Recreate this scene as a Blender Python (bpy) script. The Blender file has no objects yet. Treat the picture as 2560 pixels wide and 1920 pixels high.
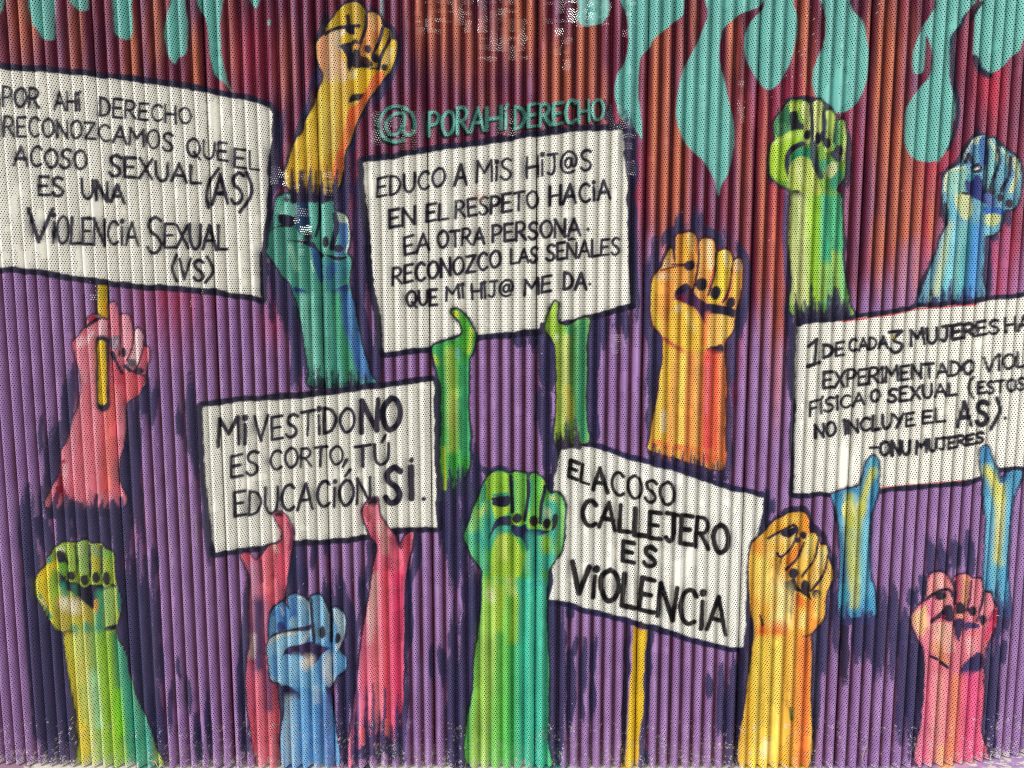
import bpy, math, random
import numpy as np
from mathutils import Vector, Matrix
random.seed(7)
scene = bpy.context.scene
R = math.radians

# ---------------------------------------------------------------- camera, light, exposure
CAM_H, CAM_D, PITCH, FPX = 1.70, 2.47, R(6.5), 1923.0      # metres, metres, downward tilt, focal length in px of a 2560 px wide frame
cam_data = bpy.data.cameras.new('camera')
cam_data.sensor_width = 36.0
cam_data.lens = 36.0 * FPX / 2560.0
cam_data.clip_start, cam_data.clip_end = 0.05, 400.0
cam = bpy.data.objects.new('camera', cam_data)
scene.collection.objects.link(cam)
cam.location = (0.0, -CAM_D, CAM_H)
cam.rotation_euler = (R(90) - PITCH, 0.0, 0.0)
scene.camera = cam

SUN_EL, SUN_AZ = R(44), R(-46)      # azimuth measured from straight behind the camera, negative = from the left
world = bpy.data.worlds.new('World')
scene.world = world
world.use_nodes = True
wn, wl = world.node_tree.nodes, world.node_tree.links
wn.clear()
sky = wn.new('ShaderNodeTexSky')
sky.sky_type = 'NISHITA'
sky.sun_disc = False
sky.sun_elevation = SUN_EL
sky.sun_rotation = R(180) + SUN_AZ
sky.dust_density = 4.0
hsv = wn.new('ShaderNodeHueSaturation')
hsv.inputs['Saturation'].default_value = 0.22            # a clouded, nearly white sky
wbg = wn.new('ShaderNodeBackground')
wbg.inputs['Strength'].default_value = 0.075
wout = wn.new('ShaderNodeOutputWorld')
wl.new(sky.outputs[0], hsv.inputs['Color'])
wl.new(hsv.outputs[0], wbg.inputs['Color'])
wl.new(wbg.outputs[0], wout.inputs['Surface'])

sun_data = bpy.data.lights.new('sun', 'SUN')
sun_data.energy = 2.6
sun_data.angle = R(22)
sun_data.color = (1.0, 0.97, 0.93)
sun = bpy.data.objects.new('sun', sun_data)
scene.collection.objects.link(sun)
to_sun = Vector((math.sin(SUN_AZ) * math.cos(SUN_EL), -math.cos(SUN_AZ) * math.cos(SUN_EL), math.sin(SUN_EL)))
sun.rotation_euler = to_sun.to_track_quat('Z', 'Y').to_euler()
sun.location = to_sun * 20

vs = scene.view_settings
vs.view_transform, vs.look, vs.gamma, vs.use_curve_mapping = 'Standard', 'None', 1.0, False
vs.exposure = 0.5
scene.cycles.pixel_filter_type = 'BLACKMAN_HARRIS'
scene.cycles.filter_width = 1.05
scene.cycles.use_denoising = False
scene.cycles.transparent_max_bounces = 12
scene.cycles.max_bounces = 6

# ---------------------------------------------------------------- the wall's shape
PITCHW = 0.344 / 9.0            # one corrugation
AMP = 0.0140                    # half the depth of a corrugation
PANEL = 0.344
SEAM0 = 0.078
K0, K1 = -6, 6                  # sheets run from seam K0 to seam K1
Z0, Z1 = 0.10, 2.74             # foot and top of the sheets
NPER, NROW = 14, 1010

_s = np.linspace(-2.6, 2.8, 5401)
_th = np.where(_s > 1.22, 0.20 * np.clip(_s - 1.22, 0, None) / 0.42, 0.0) - np.where(_s < -0.95, 0.055 * np.clip(-0.95 - _s, 0, None) / 0.7, 0.0)
_ds = np.gradient(_s)
_px = np.cumsum(np.cos(_th) * _ds); _px -= np.interp(0, _s, _px)
_py = np.cumsum(np.sin(_th) * _ds); _py -= np.interp(0, _s, _py)

def plan(s):
    """point and outward normal of the wall's centre line at arc length s"""
    x, y, t = np.interp(s, _s, _px), np.interp(s, _s, _py), np.interp(s, _s, _th)
    return x, y, np.sin(t), -np.cos(t)

def project(x, y, z):
    """world point -> pixel of the 2560 x 1920 photograph"""
    dx, dy, dz = x, y + CAM_D, z - CAM_H
    cp, sp = math.cos(PITCH), math.sin(PITCH)
    f = dy * cp - dz * sp
    u = dy * sp + dz * cp
    return 1280 + FPX * dx / f, 960 - FPX * u / f

def on_plane(px, py, y):
    """pixel -> world x, z on the vertical plane at depth y"""
    cp, sp = math.cos(PITCH), math.sin(PITCH)
    a, b = (px - 1280) / FPX, (960 - py) / FPX
    dy, dz = cp + b * sp, -sp + b * cp
    t = (y + CAM_D) / dy
    return a * t, CAM_H + dz * t
# ---------------------------------------------------------------- the mural: a small paint program
# Paint is laid on a canvas in wall coordinates (1 unit = 1 px of the photograph) and later becomes the colour of the sheets' vertices.
CS = 0.6
CX0, CY0, CX1, CY1 = -300, -200, 2860, 2000
CW, CH = int((CX1 - CX0) * CS), int((CY1 - CY0) * CS)
RGB = np.zeros((CH, CW, 3), np.float32)
ALP = np.zeros((CH, CW), np.float32)
IDS = np.zeros((CH, CW), np.int16)

def vnoise(x, y, seed=0):
    x = np.asarray(x, np.float64); y = np.asarray(y, np.float64)
    xi, yi = np.floor(x).astype(np.int64), np.floor(y).astype(np.int64)
    fx, fy = x - xi, y - yi
    fx, fy = fx * fx * (3 - 2 * fx), fy * fy * (3 - 2 * fy)
    def h(a, b):
        n = (a * 374761393 + b * 668265263 + seed * 1274126177) & 0x7fffffff
        n = ((n ^ (n >> 13)) * 1103515245 + 12345) & 0x7fffffff
        n = ((n ^ (n >> 15)) * 1274126177) & 0x7fffffff
        return ((n ^ (n >> 12)) & 0xffff) / 65535.0
    a, b, c, d = h(xi, yi), h(xi + 1, yi), h(xi, yi + 1), h(xi + 1, yi + 1)
    return ((a * (1 - fx) + b * fx) * (1 - fy) + (c * (1 - fx) + d * fx) * fy).astype(np.float32)

_gy, _gx = np.mgrid[0:CH, 0:CW].astype(np.float32)
N_EDGE = (vnoise(_gx / 7, _gy / 7, 1) + 0.6 * vnoise(_gx / 3, _gy / 3, 2) - 0.8)          # about -0.8..0.8
N_WARPX = vnoise(_gx / 22, _gy / 22, 11) - 0.5
N_WARPY = vnoise(_gx / 22, _gy / 22, 12) - 0.5
N_STREAK = (0.6 * vnoise(_gx / 2.6, _gy / 55, 3) + 0.4 * vnoise(_gx / 5.0, _gy / 120, 4))  # 0..1, drawn out vertically
N_BLOT = 0.6 * vnoise(_gx / 30, _gy / 42, 5) + 0.4 * vnoise(_gx / 11, _gy / 15, 6)
N_GRAIN = vnoise(_gx / 1.5, _gy / 1.9, 7)

OX = OY = 0.0
KK = 1 / 3.456
def at(c, r):
    """following coordinates are those of the enlarged 640 x 480 tile in column c, row r"""
    global OX, OY
    OX, OY = 640.0 * c, 480.0 * r

PARTS = [None]                 # id -> dict(name, label, parent id)
PID = 0                        # id being painted
CLIP = None                    # coverage of the arm being painted
def new_id(name, label=None, parent=0, kind=None):
    PARTS.append(dict(name=name, label=label, parent=parent, kind=kind))
    return len(PARTS) - 1

def to_canvas(pts):
    a = np.array(pts, np.float64).reshape(-1, 2) * KK
    return np.stack([(a[:, 0] + OX - CX0) * CS, (a[:, 1] + OY - CY0) * CS], 1)

def catmull(p, closed, n=6):
    m = len(p)
    if m < 3:
        return p
    out = []
    rng = range(m if closed else m - 1)
    for i in rng:
        if closed:
            a, b, c, d = p[(i - 1) % m], p[i], p[(i + 1) % m], p[(i + 2) % m]
        else:
            a, b, c, d = p[max(i - 1, 0)], p[i], p[i + 1], p[min(i + 2, m - 1)]
        for t in np.linspace(0, 1, n, endpoint=False):
            out.append(0.5 * ((2 * b) + (c - a) * t + (2 * a - 5 * b + 4 * c - d) * t * t + (3 * b - 3 * c + d - a) * t ** 3))
    if not closed:
        out.append(p[-1])
    return np.array(out)

def lin(c):
    c = np.asarray(c, np.float32) / 255.0
    return np.where(c <= 0.04045, c / 12.92, ((c + 0.055) / 1.055) ** 2.4)

def box(p, m):
    x0, y0 = max(int(p[:, 0].min() - m), 0), max(int(p[:, 1].min() - m), 0)
    x1, y1 = min(int(p[:, 0].max() + m) + 2, CW), min(int(p[:, 1].max() + m) + 2, CH)
    return x0, y0, x1, y1

def seg_dist(X, Y, p, closed, w=None):
    """distance to the polyline; with radii w (one per vertex) distance minus radius"""
    best = np.full(X.shape, 1e9, np.float32)
    n = len(p)
    for i in range(n if closed else n - 1):
        a, b = p[i], p[(i + 1) % n]
        d = b - a
        L = float(d @ d) + 1e-9
        t = np.clip(((X - a[0]) * d[0] + (Y - a[1]) * d[1]) / L, 0, 1)
        q = np.sqrt((X - a[0] - t * d[0]) ** 2 + (Y - a[1] - t * d[1]) ** 2)
        if w is not None:
            q = q - (w[i] + (w[(i + 1) % n] - w[i]) * t)
        np.minimum(best, q, out=best)
    return best

def lay(x0, y0, x1, y1, alpha, col, own, clip, tex):
    sl = (slice(y0, y1), slice(x0, x1))
    if clip and CLIP is not None:
        alpha = alpha * CLIP[sl]
    c = lin(col)[None, None, :]
    if tex:
        m = 1 + tex * (1.5 * (N_STREAK[sl] - 0.5) + 1.0 * (N_BLOT[sl] - 0.5) + 0.35 * (N_GRAIN[sl] - 0.5))
        c = c * m[..., None]
    a = alpha[..., None]
    RGB[sl] = RGB[sl] * (1 - a) + c * a
    ALP[sl] = ALP[sl] * (1 - alpha) + alpha
    if own is not None:
        IDS[sl][alpha > 0.5] = own

def P(col, pts, own=None, a=1.0, soft=1.6, jit=1.2, tex=0.35, smooth=True, clip=True, mask=False):
    """filled outline"""
    p = to_canvas(pts)
    if smooth:
        p = catmull(p, True, 5)
    x0, y0, x1, y1 = box(p, 4 + soft)
    if x1 <= x0 or y1 <= y0:
        return
    Y, X = np.mgrid[y0:y1, x0:x1].astype(np.float32)
    X = X + 2.2 * jit * N_WARPX[y0:y1, x0:x1]; Y = Y + 2.2 * jit * N_WARPY[y0:y1, x0:x1]
    ins = np.zeros(X.shape, bool)
    n = len(p)
    for i in range(n):
        (ax, ay), (bx, by) = p[i], p[(i + 1) % n]
        if ay == by:
            continue
        ins ^= ((ay > Y) != (by > Y)) & (X < (bx - ax) * (Y - ay) / (by - ay) + ax)
    d = seg_dist(X, Y, p, True)
    sd = np.where(ins, d, -d) + jit * N_EDGE[y0:y1, x0:x1]
    alpha = np.clip(0.5 + sd / soft, 0, 1) * a
    if mask:
        m = np.zeros((CH, CW), np.float32)
        m[y0:y1, x0:x1] = alpha
        return m
    lay(x0, y0, x1, y1, alpha, col, own, clip, tex)

def S(col, pts, w, own=None, a=1.0, soft=1.4, jit=0.8, tex=0.35, smooth=True, clip=False, dry=0.0, w2=None, closed=False):
    """brush stroke; dry > 0 breaks it up along the streaks of the brush"""
    p = to_canvas(pts)
    if smooth:
        p = catmull(p, closed, 5)
    r = w * KK * CS / 2
    r2 = r if w2 is None else w2 * KK * CS / 2
    rad = np.linspace(r, r2, len(p))
    m = max(r, r2) + soft + 3
    x0, y0, x1, y1 = box(p, m)
    if x1 <= x0 or y1 <= y0:
        return
    Y, X = np.mgrid[y0:y1, x0:x1].astype(np.float32)
    X = X + 1.6 * jit * N_WARPX[y0:y1, x0:x1]; Y = Y + 1.6 * jit * N_WARPY[y0:y1, x0:x1]
    sd = -seg_dist(X, Y, p, closed, rad) + jit * N_EDGE[y0:y1, x0:x1]
    alpha = np.clip(0.5 + sd / soft, 0, 1)
    if dry:
        depth = np.clip(sd / max(r, 1), 0, 1)
        st = N_STREAK[y0:y1, x0:x1] + 0.25 * (N_GRAIN[y0:y1, x0:x1] - 0.5)
        alpha = alpha * np.clip((st + depth * 1.0 - dry) / 0.22, 0, 1)
    lay(x0, y0, x1, y1, alpha * a, col, own, clip, tex)

def E(col, cx, cy, rx, ry, rot=0, **k):
    t = np.linspace(0, 2 * math.pi, 12, endpoint=False)
    c, s = math.cos(R(rot)), math.sin(R(rot))
    x, y = rx * np.cos(t), ry * np.sin(t)
    k.setdefault('soft', 2.0)
    P(col, np.stack([cx + x * c - y * s, cy + x * s + y * c], 1), smooth=True, **k)

NAVY, SMEAR, DEEP = (38, 34, 62), (56, 54, 94), (26, 22, 40)
TEAL = (118, 190, 182)

def smear(*pts, w=80, col=SMEAR, a=0.93, dry=0.42, soft=5):
    """a dry brush swept over the wall: dense in the middle, breaking up along its sides and at both ends"""
    p = catmull(to_canvas(pts), False, 5)
    r = w * KK * CS / 2 * 1.12
    seg = np.hypot(*np.diff(p, axis=0).T)
    cum = np.concatenate([[0], np.cumsum(seg)]); tot = cum[-1]
    ext = min(.14 * tot, 26)
    d0, d1 = (p[0] - p[1]) / (seg[0] + 1e-6), (p[-1] - p[-2]) / (seg[-1] + 1e-6)
    p = np.concatenate([[p[0] + d0 * ext], p, [p[-1] + d1 * ext]])
    seg = np.hypot(*np.diff(p, axis=0).T); cum = np.concatenate([[0], np.cumsum(seg)]); tot = cum[-1]
    x0, y0, x1, y1 = box(p, r + 4)
    if x1 <= x0 or y1 <= y0:
        return
    Y, X = np.mgrid[y0:y1, x0:x1].astype(np.float32)
    X = X + 5 * N_WARPX[y0:y1, x0:x1]
    best = np.full(X.shape, 1e9, np.float32); tt = np.zeros(X.shape, np.float32)
    for i in range(len(p) - 1):
        q = p[i]; d = p[i + 1] - q; L2 = float(d @ d) + 1e-9
        t = np.clip(((X - q[0]) * d[0] + (Y - q[1]) * d[1]) / L2, 0, 1)
        e = np.sqrt((X - q[0] - t * d[0]) ** 2 + (Y - q[1] - t * d[1]) ** 2)
        m = e < best
        best = np.where(m, e, best); tt = np.where(m, cum[i] + t * seg[i], tt)
    core = 1 - best / r
    fade = min(.32 * tot, 60)
    end = np.minimum(np.minimum(tt, tot - tt) / fade, 1)
    st = N_STREAK[y0:y1, x0:x1] + .3 * (N_BLOT[y0:y1, x0:x1] - .5) + .3 * (N_GRAIN[y0:y1, x0:x1] - .5)
    v = np.minimum(core * 1.5, .75) + .85 * end + 1.5 * (st - .5) - .42 - .75 * dry
    alpha = np.clip(v / .42, 0, 1) * (core > 0) * a
    lay(x0, y0, x1, y1, alpha, col, None, False, .4)

def arm(label, base, outline, edge=34, edge_col=NAVY, name='painted_arm'):
    """starts a painted arm: its dark outline, then its ground colour; later strokes are clipped to it"""
    global PID, CLIP
    CLIP = None
    PID = new_id(name, label)
    S(edge_col, outline, edge * 1.5, own=PID, closed=True, soft=4, jit=2.4, clip=False, dry=0.3)
    P(base, outline, own=PID, clip=False)
    CLIP = P(base, outline, mask=True)
    CLIP = np.maximum(CLIP, 0)
    return PID

def done(wrist=None):
    """splits the arm at a wrist line (list of tile points, left to right) into hand and forearm"""
    global CLIP, PID
    if wrist:
        hand, fore = new_id('hand', None, PID), new_id('forearm', None, PID)
        w = to_canvas(wrist)
        yy = np.interp(np.arange(CW), w[:, 0], w[:, 1])
        below = _gy > yy[None, :]
        mine = IDS == PID
        IDS[mine & ~below] = hand
        IDS[mine & below] = fore
    CLIP = None
    PID = 0

def nail(cx, cy, rx, ry, rot=0, col=(44, 40, 58)):
    i = new_id('fingernail', None, PID)
    E(col, cx, cy, rx, ry, rot, own=i, clip=True, tex=0.5)

def L(col, pts, w, **k):
    """a line inside the arm"""
    k.setdefault('clip', True)
    S(col, pts, w * (1.35 if col == NAVY and w < 40 else 1.0), **k)

def fringe(col, x0, x1, ytop, ybot, n, w, clip=False, seed=1, own=None):
    """ragged dry brush ends between two heights (pairs: at the left, at the right)"""
    rnd = random.Random(seed)
    n = int(n * 2.2)
    for i in range(n):
        t = (i + rnd.uniform(-0.3, 1.3)) / n
        x = x0 + (x1 - x0) * t
        a = ytop[0] + (ytop[1] - ytop[0]) * t
        b = ybot[0] + (ybot[1] - ybot[0]) * t
        e = a + (b - a) * rnd.uniform(0.1, 1.05) ** .8
        S(col, [x, a, x + rnd.uniform(-6, 6), (a + e) / 2, x + rnd.uniform(-10, 10), e], w * rnd.uniform(0.45, 1.0), w2=w * rnd.uniform(.1, .3), clip=clip, soft=3, dry=rnd.uniform(.2, .45), jit=1.5, own=own, a=.95)

# ---- hand lettering: single-line glyphs, x to the right, y up, cap height 1
GL = {
 'A': (.80, [[0, 0, .40, 1, .80, 0], [.14, .36, .68, .36]]),
 'C': (.68, [[.66, .86, .45, 1, .18, .88, .02, .5, .16, .12, .42, 0, .66, .12]]),
 'D': (.66, [[0, 0, .02, 1], [.02, 1, .4, .9, .64, .52, .42, .1, 0, 0]]),
 'E': (.58, [[.56, 1, .02, .98, 0, 0, .58, .02], [.02, .5, .46, .52]]),
 'F': (.56, [[.56, 1, .02, .98, 0, 0], [.02, .5, .46, .52]]),
 'H': (.66, [[0, 0, 0, 1], [.66, 0, .66, 1], [0, .48, .66, .5]]),
 'I': (.08, [[.04, 0, .04, 1]]),
 'i': (.10, [[.05, 0, .05, .74], [.05, .97, .06, 1.0]]),
 'í': (.12, [[.05, 0, .05, .72], [.02, .93, .16, 1.12]]),
 'J': (.60, [[.10, 1, .62, 1], [.44, 1, .44, .25, .28, 0, .06, .12]]),
 'L': (.54, [[.02, 1, 0, 0, .54, .03]]),
 'M': (.86, [[0, 0, .04, 1], [.04, 1, .42, .42, .80, 1], [.80, 1, .86, 0]]),
 'N': (.70, [[0, 0, .02, 1], [.02, 1, .66, 0], [.66, 0, .70, 1]]),
 'O': (.76, [[.38, 1, .08, .78, .02, .42, .2, .06, .42, 0, .68, .2, .76, .56, .62, .9, .38, 1]]),
 'P': (.60, [[0, 0, .02, 1], [.02, 1, .38, 1, .6, .78, .44, .5, .02, .44]]),
 'Q': (.78, [[.38, 1, .08, .78, .02, .42, .2, .06, .42, 0, .68, .2, .76, .56, .62, .9, .38, 1], [.42, .26, .80, -.12]]),
 'R': (.66, [[0, 0, .02, 1], [.02, 1, .38, 1, .58, .78, .42, .52, .02, .46], [.24, .46, .66, 0]]),
 'S': (.60, [[.58, .90, .34, 1, .08, .84, .14, .60, .42, .44, .56, .22, .40, .02, .16, 0, 0, .14]]),
 'T': (.70, [[0, .98, .70, 1], [.35, 1, .35, 0]]),
 'U': (.66, [[0, 1, .03, .3, .22, .01, .44, .03, .62, .3, .66, 1]]),
 'V': (.72, [[0, 1, .34, 0, .72, 1]]),
 'X': (.70, [[0, 0, .68, 1], [.04, 1, .70, 0]]),
 'Y': (.68, [[0, 1, .36, .5], [.68, 1, .18, 0]]),
 'Z': (.66, [[.02, 1, .66, 1, 0, .02, .66, 0]]),
 '1': (.40, [[0, .78, .28, 1, .24, .05], [0, 0, .42, .06]]),
 '.': (.10, [[.04, .05, .06, .06]]),
 ',': (.14, [[.12, .12, .02, -.16]]),
 '@': (.98, [[.66, .62, .48, .70, .30, .56, .30, .34, .46, .24, .62, .36, .66, .66, .66, .36, .80, .26, .92, .44, .90, .74, .66, .98, .36, .98, .10, .76, .02, .40, .20, .08, .52, -.02, .80, .06]]),
}
GL['Ñ'] = (GL['N'][0], GL['N'][1] + [[.12, 1.24, .34, 1.30, .62, 1.24]])
GL['Ó'] = (GL['O'][0], GL['O'][1] + [[.34, 1.16, .60, 1.40]])
GL['Ú'] = (GL['U'][0], GL['U'][1] + [[.34, 1.08, .52, 1.42]])
ROUND = set('CDJOPQRSUÓÚ@')
INK = (36, 33, 52)
_trnd = random.Random(3)

def word(text, x0, y0, x1, y1, h, w=27, own=None, col=INK, skew=0.0, gap=.20, jit=1.0, h2=None):
    """letters spread from (x0, y0) to (x1, y1), the two ends of the base line"""
    tot = sum(GL[c][0] for c in text) + gap * (len(text) - 1)
    dx, dy = x1 - x0, y1 - y0
    h2 = h2 or h
    u = 0.0
    for c in text:
        gw, strokes = GL[c]
        rot, sc = _trnd.uniform(-.05, .05) * jit, _trnd.uniform(.95, 1.05)
        oy = _trnd.uniform(-.025, .025) * h * jit
        hh = h + (h2 - h) * u / tot
        for st in strokes:
            q = np.array(st, float).reshape(-1, 2)
            gx = (u + q[:, 0] + rot * (q[:, 1] - .5) + skew * q[:, 1]) / tot
            X = x0 + dx * gx
            Y = y0 + dy * gx - q[:, 1] * hh * sc + oy
            pp = np.stack([X, Y], 1).ravel()
            ww = w * _trnd.uniform(.88, 1.12)
            smooth = c in ROUND and len(q) > 2
            if c in 'D' or (c in 'PR' and len(q) == 2):
                smooth = smooth and len(q) > 3
            a = 1.0
            S(col, pp, ww, own=own, w2=ww * _trnd.uniform(.85, 1.0), soft=1.3, jit=.7, smooth=smooth, tex=.6, a=a)
            if len(q) == 2 and abs(q[0, 0] - q[1, 0]) + abs(q[0, 1] - q[1, 1]) < .06:   # a dot
                S(col, pp, ww * 1.5, own=own, soft=1.3, smooth=False, tex=.6)
        u += gw + gap

def placard(label, outline, border_w, border_col=NAVY, white=(236, 235, 226)):
    pid = new_id('painted_placard', label)
    b = new_id('border', None, pid)
    S(border_col, outline, border_w * 2, own=b, closed=True, smooth=False, soft=2.2, jit=1.8, dry=0.1, tex=.5)
    P(white, outline, own=pid, smooth=False, jit=1.6, tex=.10, clip=False)
    return pid

def line_id(pid, text):
    return new_id('lettering', 'dark hand-painted lettering reading ' + text, pid)
# ---------------------------------------------------------------- teal drips
def drip(label, pts, **k):
    i = new_id('paint_drip', label)
    P(TEAL, pts, own=i, tex=.16, jit=1.0, clip=False, **k)

at(0, 0)
drip('short teal drip cut off by the top left corner', [-30,-40, 40,-40, 38,0, 20,80, 0,110, -30,120])
drip('broad teal drip with a slanted end, second from the left corner', [250,-40, 470,-40, 470,0, 472,180, 466,330, 385,340, 330,270, 278,210, 262,100])
drip('small teal drip cut off by the top edge, third from the left', [560,-60, 770,-60, 762,0, 755,80, 690,92, 630,52, 590,0])
drip('rounded teal drip, fourth from the left', [960,-40, 1120,-40, 1128,60, 1146,200, 1130,310, 1100,345, 1030,320, 995,260, 985,130, 975,0])
drip('teal drip shaped like a pod with a pointed end, above the top left placard', [1490,-60, 1590,-60, 1602,60, 1620,250, 1610,440, 1545,500, 1510,552, 1455,470, 1420,290, 1435,140, 1470,30])
drip('long thin teal drip that tapers down to the edge of the top left placard', [1712,-40, 1915,-40, 1912,60, 1900,300, 1915,480, 1945,620, 1985,740, 2012,815, 1950,720, 1860,640, 1815,480, 1790,250, 1770,150, 1722,80])
drip('tiny teal drip at the top edge left of the yellow fist', [2160,-40, 2240,-40, 2228,40, 2200,70, 2172,20])
at(1, 0)
E(TEAL, 112, 190, 14, 26, a=.9); S(TEAL, [1080,-20, 1088,60, 1085,130], 26, a=.6, dry=.3)
at(2, 0)
drip('stubby teal drip near the top centre with light shining through its holes', [575,-40, 840,-40, 842,0, 835,100, 790,180, 700,215, 610,222, 550,150, 575,70])
drip('branching teal drip that narrows beside the top right corner of the centre placard', [965,-60, 1490,-60, 1490,0, 1480,110, 1440,160, 1310,262, 1210,350, 1190,405, 1112,490, 1090,620, 1088,800, 1108,1000, 1118,1190, 1052,1110, 950,1020, 902,900, 880,770, 905,640, 962,550, 1000,380, 990,130])
drip('largest teal drip, hanging over the orange fist and ending in a point', [1700,-60, 2175,-60, 2160,0, 2110,60, 1980,112, 1890,180, 1812,270, 1790,420, 1812,620, 1870,860, 1910,1080, 1905,1300, 1862,1500, 1800,1600, 1775,1690, 1738,1540, 1660,1400, 1520,1270, 1452,1150, 1420,1000, 1430,780, 1470,620, 1560,440, 1650,250, 1692,120])
drip('round bellied teal drip left of the green fist', [2165,60, 2200,-60, 2430,-60, 2432,0, 2442,70, 2462,140, 2458,300, 2420,480, 2345,650, 2252,760, 2180,760, 2120,690, 2032,550, 2004,420, 2028,250, 2090,150])
at(3, 0)
drip('wide teal drip ending just behind the knuckles of the green fist', [440,-60, 700,-60, 700,0, 722,80, 800,170, 850,320, 866,500, 842,720, 770,870, 680,950, 600,976, 520,930, 430,860, 385,760, 385,620, 420,520, 470,400, 496,230, 482,80, 450,0])
drip('forked teal drip with a long rounded belly above the blue fist', [1480,-60, 1780,-60, 1772,0, 1750,50, 1680,130, 1640,230, 1580,310, 1560,450, 1562,640, 1600,850, 1602,1000, 1560,1220, 1500,1350, 1400,1396, 1260,1370, 1190,1270, 1174,1100, 1200,920, 1270,800, 1380,680, 1410,560, 1412,430, 1368,300, 1352,450, 1340,600, 1290,636, 1250,600, 1255,450, 1310,280, 1370,170, 1440,70])
drip('teal drip cut off by the top right corner', [1850,-60, 2320,-60, 2290,60, 2240,250, 2172,430, 2090,500, 2020,580, 1900,642, 1830,600, 1780,480, 1772,300, 1790,120, 1840,40])
S(NAVY, [1700,60, 1650,220, 1600,320, 1590,500, 1600,700, 1630,850, 1640,1000, 1600,1160, 1550,1290], 62, dry=.2, w2=30)
P(TEAL, [1480,0, 1772,0, 1750,50, 1680,130, 1640,230, 1580,310, 1560,450, 1562,640, 1600,850, 1602,1000, 1560,1220, 1500,1350, 1450,1380, 1420,900, 1440,500], tex=.16)
S(DEEP, [1840,20, 1790,90, 1760,160], 34, dry=.2); S(NAVY, [1790,500, 1830,590, 1900,650], 60, dry=.25)

# ---------------------------------------------------------------- dark smears behind the arms and placards
at(1, 0)
smear(560,420, 540,600, 480,780, w=90); smear(470,880, 400,1100, 330,1300, w=90); smear(1230,380, 1190,560, 1100,760, 960,950, w=80)
smear(880,1060, 830,1250, 790,1450, 780,1800, w=90); smear(920,1500, 900,1800, w=110); smear(300,1560, 480,1600, 640,1640, w=170, dry=.3)
smear(240,1000, 190,1200, 150,1500, 120,1800, w=80); smear(620,90, 580,240, 530,320, w=46, col=NAVY, dry=.15); smear(1010,90, 1110,210, 1180,250, 1215,380, 1200,520, w=50, col=NAVY, dry=.2)
at(1, 1)
smear(90,80, 70,400, 60,900, w=110, dry=.25); smear(150,600, 220,900, 290,1200, w=150, dry=.3); smear(300,900, 350,1200, 420,1560, w=120, dry=.25)
smear(120,900, 130,1150, w=60, dry=.5); smear(880,60, 900,500, 900,1000, w=130, dry=.3); smear(860,850, 930,1200, 1000,1500, 1050,1700, w=110, dry=.2); smear(1040,900, 1060,1300, 1060,1600, w=70, dry=.2)
smear(560,-80, 700,40, 760,200, w=120, dry=.25); smear(330,1300, 340,1640, w=90, dry=.35)
at(0, 2)
smear(590,-60, 590,160, 530,420, 480,640, w=110, dry=.3); smear(440,420, 430,800, 380,1150, w=130, dry=.33); smear(360,300, 350,600, w=46, dry=.5); smear(250,1000, 230,1300, 280,1660, w=140, dry=.25)
smear(330,1150, 420,1400, w=130, dry=.2); smear(560,1000, 560,1400, w=120, dry=.1); smear(690,950, 690,1350, w=120, dry=.1); smear(800,960, 800,1400, w=110, dry=.12); smear(910,1060, 910,1420, w=110, dry=.1); smear(1000,1080, 1010,1660, w=110, dry=.1)
smear(1160,140, 1150,500, 1150,900, 1180,1200, w=130, dry=.3); smear(1250,0, 1250,260, w=90, dry=.35); smear(1340,0, 1320,350, w=70, dry=.4); smear(1090,500, 1070,1000, 1090,1500, w=110, dry=.22)
smear(1640,20, 1660,500, 1690,700, w=110, dry=.36); smear(1540,200, 1560,480, w=60, dry=.45); smear(1330,1400, 1330,1700, w=60, dry=.45)
S((196,186,176), [1478,1340, 1490,1560, 1496,1660], 7, dry=.35); S((196,186,176), [1690,1130, 1690,1420], 7, dry=.45); S((206,196,170), [1568,950, 1590,1200], 6, dry=.5)
smear(1800,1470, 1780,1300, 1760,900, w=70, dry=.2)
at(0, 3)
smear(250,-100, 280,300, 310,700, 350,1150, 380,1450, w=150, dry=.12); smear(390,260, 430,700, 470,1200, 500,1560, w=150, dry=.1); smear(480,470, 540,800, 600,1200, 650,1600, w=130, dry=.1)
smear(560,1100, 610,1300, 650,1500, w=100, dry=.15); smear(1030,-100, 1050,200, 1060,560, w=110, dry=.12); smear(1150,-160, 1150,300, 1190,800, 1260,1200, w=140, dry=.14); smear(1240,0, 1260,500, 1330,1000, 1400,1500, w=110, dry=.3); smear(1340,100, 1350,560, 1380,900, w=90, dry=.4); smear(1150,600, 1270,1060, 1370,1420, w=90, dry=.12)
smear(1480,960, 1480,1300, w=50, dry=.5); smear(1540,720, 1560,900, w=36, dry=.4); smear(1600,850, 1640,1150, w=60, dry=.45); smear(1700,1250, 1710,1600, w=70, dry=.35); smear(1790,1080, 1810,1560, w=70, dry=.4)
smear(2150,80, 2140,500, 2090,900, 2080,1250, w=110, dry=.22); smear(2110,1250, 2110,1560, w=90, dry=.42)
at(1, 2)
smear(1600,-40, 1580,300, 1590,900, 1620,1300, w=100, dry=.2); smear(1700,880, 1710,1300, 1700,1660, w=120, dry=.14); smear(1800,700, 1820,1100, 1800,1400, w=110, dry=.16); smear(1880,640, 1900,900, 1840,1180, 1800,1400, w=90, dry=.2); smear(1640,1250, 1700,1500, w=90, dry=.35)
smear(1900,700, 2000,760, 2110,730, 2200,760, w=60, dry=.2)
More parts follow.
